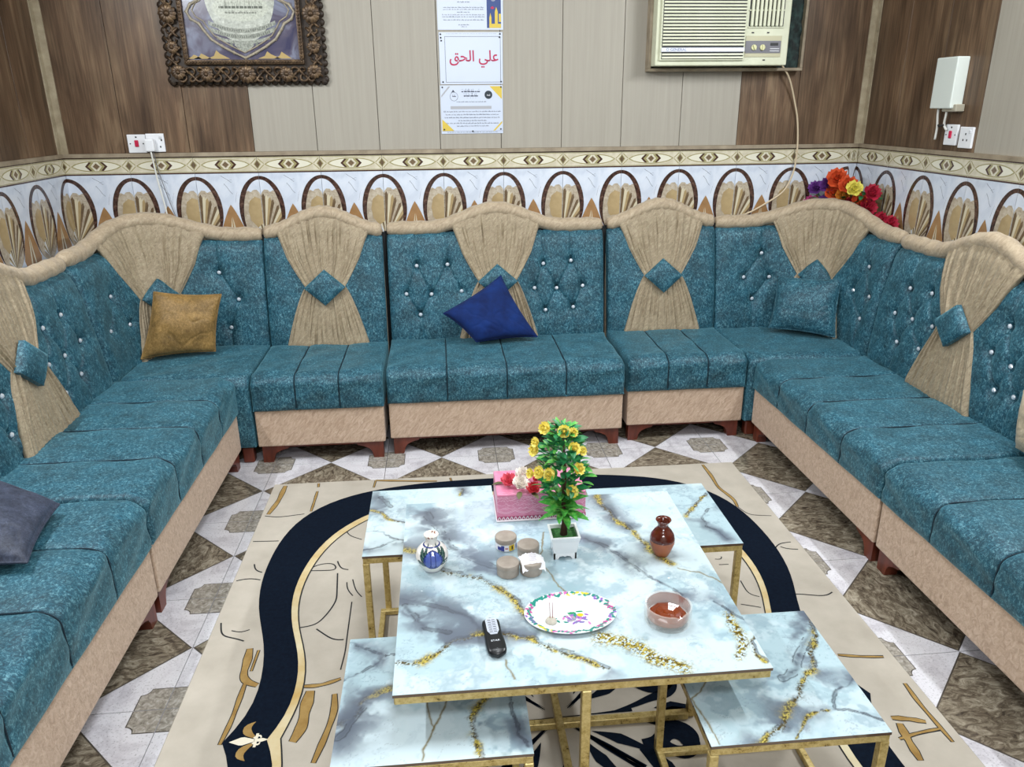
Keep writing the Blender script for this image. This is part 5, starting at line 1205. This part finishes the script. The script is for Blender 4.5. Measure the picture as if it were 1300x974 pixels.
# papers
M['paper'] = mat('laminated_paper', '#c6cfe0', .3); M['ink'] = mat('dark_ink', '#3c4254', .6); M['ink_l'] = mat('pale_ink', '#8a90a4', .6); M['ink_red'] = mat('red_ink', '#b32350', .5); M['ink_blue'] = mat('poster_blue', '#27407c', .4); M['ink_gold'] = mat('poster_gold', '#d2b84a', .5); M['ink_grey'] = mat('grey_band', '#a9aab0', .5); M['ink_dk'] = mat('seal_dark', '#233039', .5)
def paper(label, x0, x1, z0, z1, y=3.998):
    e = empty('poster', ((x0+x1)/2, y, z0), label, 'poster', 'laminated papers on the back wall')
    b = MB().box(x0, y-.0012, z0, x1, y, z1); b.build('sheet', M['paper'], e); return e
def flat(b, pts, y, m=0): b.poly([(x, y, z) for x, z in pts], m)
def rect(b, x0, x1, z0, z1, y, m=0): flat(b, [(x0, z0), (x1, z0), (x1, z1), (x0, z1)], y, m)
def scribble(b, x0, x1, z, h, y, rs, m=0):
    """a line of small joined script, too small to read"""
    x = x1
    while x > x0:
        L = rs.uniform(.006, .018); L = min(L, x-x0)
        if L < .003: break
        rect(b, x-L, x, z-h*.12, z+h*.12, y, m); n = int(L/.003)
        for k in range(n):
            xx = x-L+.003*k+rs.uniform(0, .001); t_ = rs.random()
            if t_ < .45: rect(b, xx, xx+.0010, z, z+h*rs.uniform(.3, .8), y, m)
            elif t_ < .6: rect(b, xx, xx+.0012, z-h*.5, z-h*.35, y, m)
            elif t_ < .75: rect(b, xx, xx+.0012, z+h*.45, z+h*.6, y, m)
        x -= L+rs.uniform(.002, .004)
yy = 3.9962; rs = random.Random(21)
e = paper('white printed certificate with a blue side picture, topmost of the three papers', .022, .332, 1.866, 2.085)
b = MB()
for k, (z, w_) in enumerate(((2.01, .05), (1.997, .04), (1.984, .06), (1.962, .19), (1.953, .19), (1.941, .06), (1.930, .20), (1.921, .20), (1.908, .19), (1.887, .05), (1.879, .03))): scribble(b, .145-w_/2, .145+w_/2, z, .0065, yy, rs)
b.build('print', M['ink'], e, recalc=False)
b = MB(); rect(b, .255, .322, 1.874, 2.08, yy, 0)
for x, h, w_ in ((.272, .045, .010), (.300, .070, .014)): 
    rect(b, x-w_/2, x+w_/2, 1.874, 1.874+h, yy-.0003, 1); flat(b, [(x-w_/2, 1.874+h), (x+w_/2, 1.874+h), (x, 1.874+h+.02)], yy-.0003, 1)
rect(b, .266, .322, 1.874, 1.892, yy-.0005, 1); rect(b, .312, .322, 1.90, 1.935, yy-.0004, 1); flat(b, [(.272, 1.96), (.282, 1.968), (.292, 1.960), (.282, 1.954)], yy-.0003, 2)
flat(b, [(.286+.013*math.cos(k*.6), 2.0+.013*math.sin(k*.6)) for k in range(10)], yy-.0003, 3)
b.build('side_picture', [M['ink_blue'], M['ink_gold'], M['ink_red'], M['ink_l']], e, recalc=False)
e = paper('white paper with large red handwriting-like words, middle of the three papers', .025, .328, 1.626, 1.856)
b = MB(); x0, x1, z0, z1 = .052, .318, 1.634, 1.838
for q in ((x0, x1, z1-.0015, z1), (x0, x1, z0, z0+.0015), (x0, x0+.0015, z0, z1), (x1-.0015, x1, z0, z1)): rect(b, *q, yy)
b.build('border_line', M['ink'], e, recalc=False)
tx, tf = text_shape('\uFED6\uFEA4\uFEDF\uFE8D \uFEF2\uFEE0\uFECB', .1, .0012); xs_ = [p[0] for p in tx]; ys_ = [p[1] for p in tx]; sx = .235/(max(xs_)-min(xs_)); sz = .078/(max(ys_)-min(ys_))
MB().add([(.190+(p[0]-(max(xs_)+min(xs_))/2)*sx, yy, 1.738+(p[1]-(max(ys_)+min(ys_))/2)*sz) for p in tx], tf).build('lettering', M['ink_red'], e, recalc=False)
b = MB(); scribble(b, .06, .3, 1.849, .003, yy, rs); b.build('print', M['ink_l'], e, recalc=False)
def pins(e, pts):
    for x, z in pts: MB().lathe([(.0042, 0), (.0035, .002), (.001, .003)], seg=8).xf(Matrix.Translation((x, yy, z)) @ Matrix.Rotation(PI/2, 4, 'X')).build('pin', M['black'], e)
pins(e, [(.033, 1.847), (.034, 1.832), (.036, 1.819), (.038, 1.636), (.316, 1.848), (.314, 1.834), (.319, 1.636)])
e = paper('white certificate with gold corners and two round seals, lowest of the three papers', .022, .326, 1.398, 1.621)
b = MB(); x0, x1, z0, z1 = .027, .322, 1.411, 1.616
flat(b, [(x1, z1), (x1-.060, z1), (x1, z1-.06)], yy, 0); flat(b, [(x0, z0), (x0+.058, z0), (x0, z0+.055)], yy, 0); flat(b, [(x1, z0+.045), (x1, z0+.035), (x1-.035, z0), (x1-.045, z0)], yy, 0); flat(b, [(x0, z1-.04), (x0, z1-.05), (x0+.045, z1), (x0+.035, z1)], yy, 1)
rect(b, .07, .27, 1.512, 1.526, yy, 1); rect(b, x0-.003, x1+.003, 1.4095, 1.4108, yy, 3)
c = (.256, 1.577); flat(b, [(c[0]+.019*math.cos(k*PI/10), c[1]+.019*math.sin(k*PI/10)) for k in range(20)], yy, 2)
flat(b, [(c[0]-.008, c[1]-.004), (c[0]+.009, c[1]-.006), (c[0]+.008, c[1]+.006), (c[0]+.004, c[1]-.001), (c[0]-.007, c[1]+.002)], yy-.0003, 1)
b.build('ornament', [M['ink_gold'], M['ink_grey'], M['ink_dk'], M['ink_l']], e, recalc=False)
b = MB(); c = (.088, 1.570)
pr = [(c[0]+.019*math.cos(k*PI/12), yy, c[1]+.019*math.sin(k*PI/12)*1.05) for k in range(24)]; b.tube(pr, .0007, 4, closed=True); b.tube([(c[0]-.012, yy, c[1]+.018), (c[0]-.004, yy, c[1]+.027), (c[0]+.004, yy, c[1]+.018)], .001, 4); flat(b, [(c[0]-.010, c[1]+.020), (c[0]-.004, c[1]+.031), (c[0]+.004, c[1]+.022)], yy); scribble(b, c[0]-.010, c[0]+.010, c[1], .012, yy, rs)
scribble(b, .125, .215, 1.592, .020, yy, rs); scribble(b, .135, .205, 1.572, .020, yy, rs); scribble(b, .10, .245, 1.545, .006, yy, rs)
for z, w_ in ((1.500, .28), (1.486, .26), (1.472, .27), (1.458, .14), (1.446, .26), (1.433, .16)): scribble(b, .175-w_/2, .175+w_/2, z, .0075, yy, rs)
scribble(b, .05, .3, 1.404, .004, yy, rs)
b.build('print', M['ink'], e, recalc=False); pins(e, [(.033, 1.612), (.318, 1.612), (.036, 1.418), (.315, 1.418), (.176, 1.409)])

# picture in a carved frame
M['carved'] = noisy('carved_bronze', [(.3, '#2a1f15'), (.55, '#5a4632'), (.75, '#8a7150')], 40, rough=.42, metal=.35); M['carved_dk'] = noisy('carved_bronze_dark', [(.3, '#1c1510'), (.7, '#3d2f22')], 30, rough=.5, metal=.2)
e = empty('framed_picture', (-.872, 3.98, 1.62), 'calligraphy picture in a dark carved scrollwork frame, upper left of the back wall', 'picture')
fx0, fx1, fz0, fz1 = -1.235, -.507, 1.632, 2.62; ix0, ix1, iz0, iz1 = -1.128, -.626, 1.738, 2.51
b = MB()
for q in ((fx0+.012, fz0+.012, fx1-.012, iz0), (fx0+.012, iz1, fx1-.012, fz1-.012), (fx0+.012, iz0, ix0, iz1), (ix1, iz0, fx1-.012, iz1)): b.box(q[0], 3.975, q[1], q[2], 3.998, q[3])
b.build('backing', M['carved_dk'], e)
b = MB()
for q in ((ix0-.022, iz0-.022, ix1+.022, iz0), (ix0-.022, iz1, ix1+.022, iz1+.022), (ix0-.022, iz0, ix0, iz1), (ix1, iz0, ix1+.022, iz1)): V, Fc = rbox(q[0], 3.955, q[1], q[2], 3.985, q[3], .007, 2); b.add(V, Fc)
b.build('inner_moulding', M['carved'], e)
bd = MB()
for k in range(40):
    x = ix0-.01+(ix1-ix0+.02)*k/39; bd.lathe([(.001, -.006), (.006, -.003), (.0065, 0), (.005, .004), (.001, .006)], (x, 3.955, iz0-.011), 6, sx=1, sy=1)
for k in range(54):
    z = iz0+(iz1-iz0)*k/53
    for x in (ix0-.011, ix1+.011): bd.lathe([(.001, -.006), (.006, -.003), (.0065, 0), (.005, .004), (.001, .006)], (x, 3.955, z), 6)
bd.build('bead_row', M['carved'], e, smooth=True)
sw = MB(); fyv = 3.965
def scroll(cx, cz, s, fx=1, fz=1, a=0):
    n = 20; P = []
    for k in range(n+1): t_ = k/n; an = .4+4.6*t_; r = s*(1-.72*t_); P.append((r*math.cos(an), r*math.sin(an)))
    P = [(s*2.1, -s*.9), (s*1.5, -s*.25)]+P
    Q = [(x*math.cos(a)-z*math.sin(a), x*math.sin(a)+z*math.cos(a)) for x, z in P]
    sw.tube([(cx+fx*x, fyv-.004*math.sin(i*.3), cz+fz*z) for i, (x, z) in enumerate(Q)], [.0062*(1-.4*i/len(Q)) for i in range(len(Q))], 6)
mz = (fz0+iz0-.022)/2; nside = 5
for k in range(16):
    x = fx0+.07+(fx1-fx0-.14)*k/15
    f = 1 if k % 2 else -1; scroll(x, mz+.010*f, .024, -1 if k < 8 else 1, f); scroll(x, mz-.018*f, .014, 1 if k < 8 else -1, -f); scroll(x, fz1-(mz-fz0)-.010*f, .024, f, -f)
for k in range(22):
    z = fz0+.07+(fz1-fz0-.14)*k/21; f = 1 if k % 2 else -1
    for xm, sg in (((fx0+ix0-.022)/2, 1), ((fx1+ix1+.022)/2, -1)): scroll(xm+.010*f*sg, z, .024, f*sg, 1, PI/2); scroll(xm-.016*f*sg, z, .014, -f*sg, -1, PI/2)
sw.build('scrollwork', M['carved'], e, smooth=True)
edge_ = MB()       # scalloped outer edge
def lobe(x, z, r): edge_.lathe([(r*.98, 0), (r, .004), (r*.8, .009), (.001, .011)], seg=10)
for k in range(22):
    x = fx0+.016+(fx1-fx0-.032)*k/21
    for z in (fz0+.010, fz1-.010): q = MB().lathe([(.017, 0), (.0175, .006), (.012, .012), (.001, .014)], seg=10).xf(Matrix.Translation((x, 3.99, z)) @ Matrix.Rotation(PI/2, 4, 'X')); edge_.add(q.V, q.F)
for k in range(28):
    z = fz0+.02+(fz1-fz0-.04)*k/27
    for x in (fx0+.010, fx1-.010): q = MB().lathe([(.017, 0), (.0175, .006), (.012, .012), (.001, .014)], seg=10).xf(Matrix.Translation((x, 3.99, z)) @ Matrix.Rotation(PI/2, 4, 'X')); edge_.add(q.V, q.F)
edge_.build('scalloped_edge', M['carved_dk'], e, smooth=True)
ro = MB(); n = 12
for k in range(n):
    a = 2*PI*k/n; c_, s_ = math.cos(a), math.sin(a)
    ro.add([(c_*.006-s_*.003, s_*.006+c_*.003, .006), (c_*.006+s_*.003, s_*.006-c_*.003, .006), (c_*.026+s_*.006, s_*.026-c_*.006, .004), (c_*.030, s_*.030, .001), (c_*.026-s_*.006, s_*.026+c_*.006, .004), (c_*.018, s_*.018, .011)], [(0, 1, 5), (1, 2, 5), (2, 3, 5), (3, 4, 5), (4, 0, 5)])
ro.lathe([(.009, .004), (.009, .010), (.005, .014), (.001, .015)], seg=10)
rom = ro.mesh('rosette', [M['carved']], smooth=True, recalc=False)
for x, z, s in [((fx0+fx1)/2, mz, 1.35), (-1.055, mz, 1.05), (-.69, mz, 1.05), (fx0+.055, fz0+.052, 1.1), (fx1-.055, fz0+.052, 1.1), (fx0+.055, fz1-.052, 1.1), (fx1-.055, fz1-.052, 1.1)]+[(x, z, s) for x in ((fx0+ix0-.022)/2, (fx1+ix1+.022)/2) for z, s in ((1.79, .95), (1.93, 1.4), (2.12, 1.2), (2.3, .95))]:
    inst(rom, 'rosette', e, Matrix.Translation(Vector((x, 3.952, z))-Vector(wloc(e))) @ Matrix.Rotation(PI/2, 4, 'X') @ Matrix.Scale(s, 4))
m = mat('picture_print', rough=.2); t = NT(m); v = t.coord(); f = t.noise(v, 7, 4, .5, 1.2); t.link(t.ramp(f, [(.3, '#3c3c58'), (.48, '#5c5768'), (.62, '#7f8497'), (.75, '#665c64')]), t.b.inputs['Base Color'])
MB().box(ix0, 3.972, iz0, ix1, 3.976, iz1).build('print', m, e)
b = MB(); yy = 3.9712; cx, cz = -.872, 2.03
silver = noisy('silver_relief', [(.3, '#8d9086'), (.6, '#b9bdb2'), (.8, '#d9dcd2')], 70, rough=.35, detail=6); pale = noisy('pale_relief', [(.3, '#a2a698'), (.7, '#c9cdbf')], 120, rough=.35); grey_r = noisy('grey_relief', [(.35, '#6d7168'), (.65, '#a3a79b')], 160, rough=.4)
def ell(a, b_, n=48, c=(cx, cz), ruf=0, nr=0): return [(c[0]+a*(1+ruf*math.cos(nr*2*PI*k/n))*math.cos(2*PI*k/n), c[1]+b_*(1+ruf*math.cos(nr*2*PI*k/n))*math.sin(2*PI*k/n)) for k in range(n)]
med = [(cx+x, cz+z) for x, z in ((0, -.285), (.05, -.262), (.10, -.235), (.145, -.205), (.175, -.165), (.19, -.14), (.225, -.12), (.24, -.09), (.22, -.06), (.19, -.045), (.17, .0), (.19, .045), (.22, .06), (.24, .09), (.225, .12), (.19, .14), (.175, .165), (.145, .205), (.10, .235), (.05, .262), (0, .285))]
medl = [(2*cx-x, z) for x, z in med[1:-1]][::-1]
P = [(x, yy-.004, z) for x, z in med+medl]; b.tube(P, .006, 6, 0, closed=True)
for k in range(0, len(P)): b.lathe([(.001, -.009), (.009, 0), (.001, .009)], P[k], 6, 0, sy=.4)
P2 = [((x-cx)*.90+cx, yy-.002, (z-cz)*.92+cz) for x, y, z in P]; b.tube(P2, .003, 5, 0, closed=True)
b.build('medallion_border', noisy('bronze_relief', [(.3, '#7f7566'), (.7, '#b0a690')], 60, rough=.4), e, smooth=True)
b = MB(); flat(b, ell(.158, .222), yy, 0); flat(b, ell(.125, .055, c=(cx, 1.955)), yy-.0006, 1); 
b.build('medallion', [silver, pale], e, recalc=False)
b = MB()
for r_, z_, w_ in ((.150, 1.905, .018), (.145, 1.880, .018), (.12, 1.855, .014)):
    n = 30; xs_ = np.linspace(-r_, r_, n); b.strip([(cx+x, yy-.0009, z_-.045*(1-(x/.17)**2)-w_/2) for x in xs_], [(cx+x, yy-.0009, z_-.045*(1-(x/.17)**2)+w_/2) for x in xs_], 0)
flat(b, [(cx-.045, 1.80), (cx-.03, 1.815), (cx+.03, 1.815), (cx+.045, 1.80), (cx+.025, 1.78), (cx, 1.768), (cx-.025, 1.78)], yy-.0013, 0)
for s in (-1, 1): flat(b, [(cx+s*.058, 1.79), (cx+s*.066, 1.80), (cx+s*.058, 1.812), (cx+s*.050, 1.80)], yy-.0016, 1)
b.build('relief_bands', [grey_r, mat('slate_dot', '#70786c', .5)], e, recalc=False)
b = MB(); rs = random.Random(2); scribble(b, cx-.095, cx+.10, 1.958, .040, yy-.0015, rs); scribble(b, cx-.07, cx+.07, 1.935, .016, yy-.0015, rs)
for r_, z_ in ((.13, 1.905), (.12, 1.880)):
    for k in range(26):
        x = -r_+2*r_*k/25; z = z_-.045*(1-(x/.17)**2); rect(b, cx+x-.0012, cx+x+.0022, z-.004*rs.random()-.002, z+.005*rs.random()+.001, yy-.0016)
tag(b.build('script', mat('script_grey', '#5e6258', .5), e, recalc=False), kind='stuff')
b = MB()
for x0_, z0_, s in ((-.20, .015, 1), (-.13, .022, 1.3), (.10, .018, 1.3), (.165, .022, 1.0), (-.235, .012, .8)):
    b = MB(); flat(b, [(cx+x0_-.035*s, 1.742), (cx+x0_-.01*s, 1.748+z0_*.3), (cx+x0_, 1.750+z0_*s), (cx+x0_+.012*s, 1.752+z0_*.5), (cx+x0_+.045*s, 1.742)], yy-.0003, 0); b.build('gold_bird', mat('bird_gold', '#ab935a', .5), e, recalc=False)
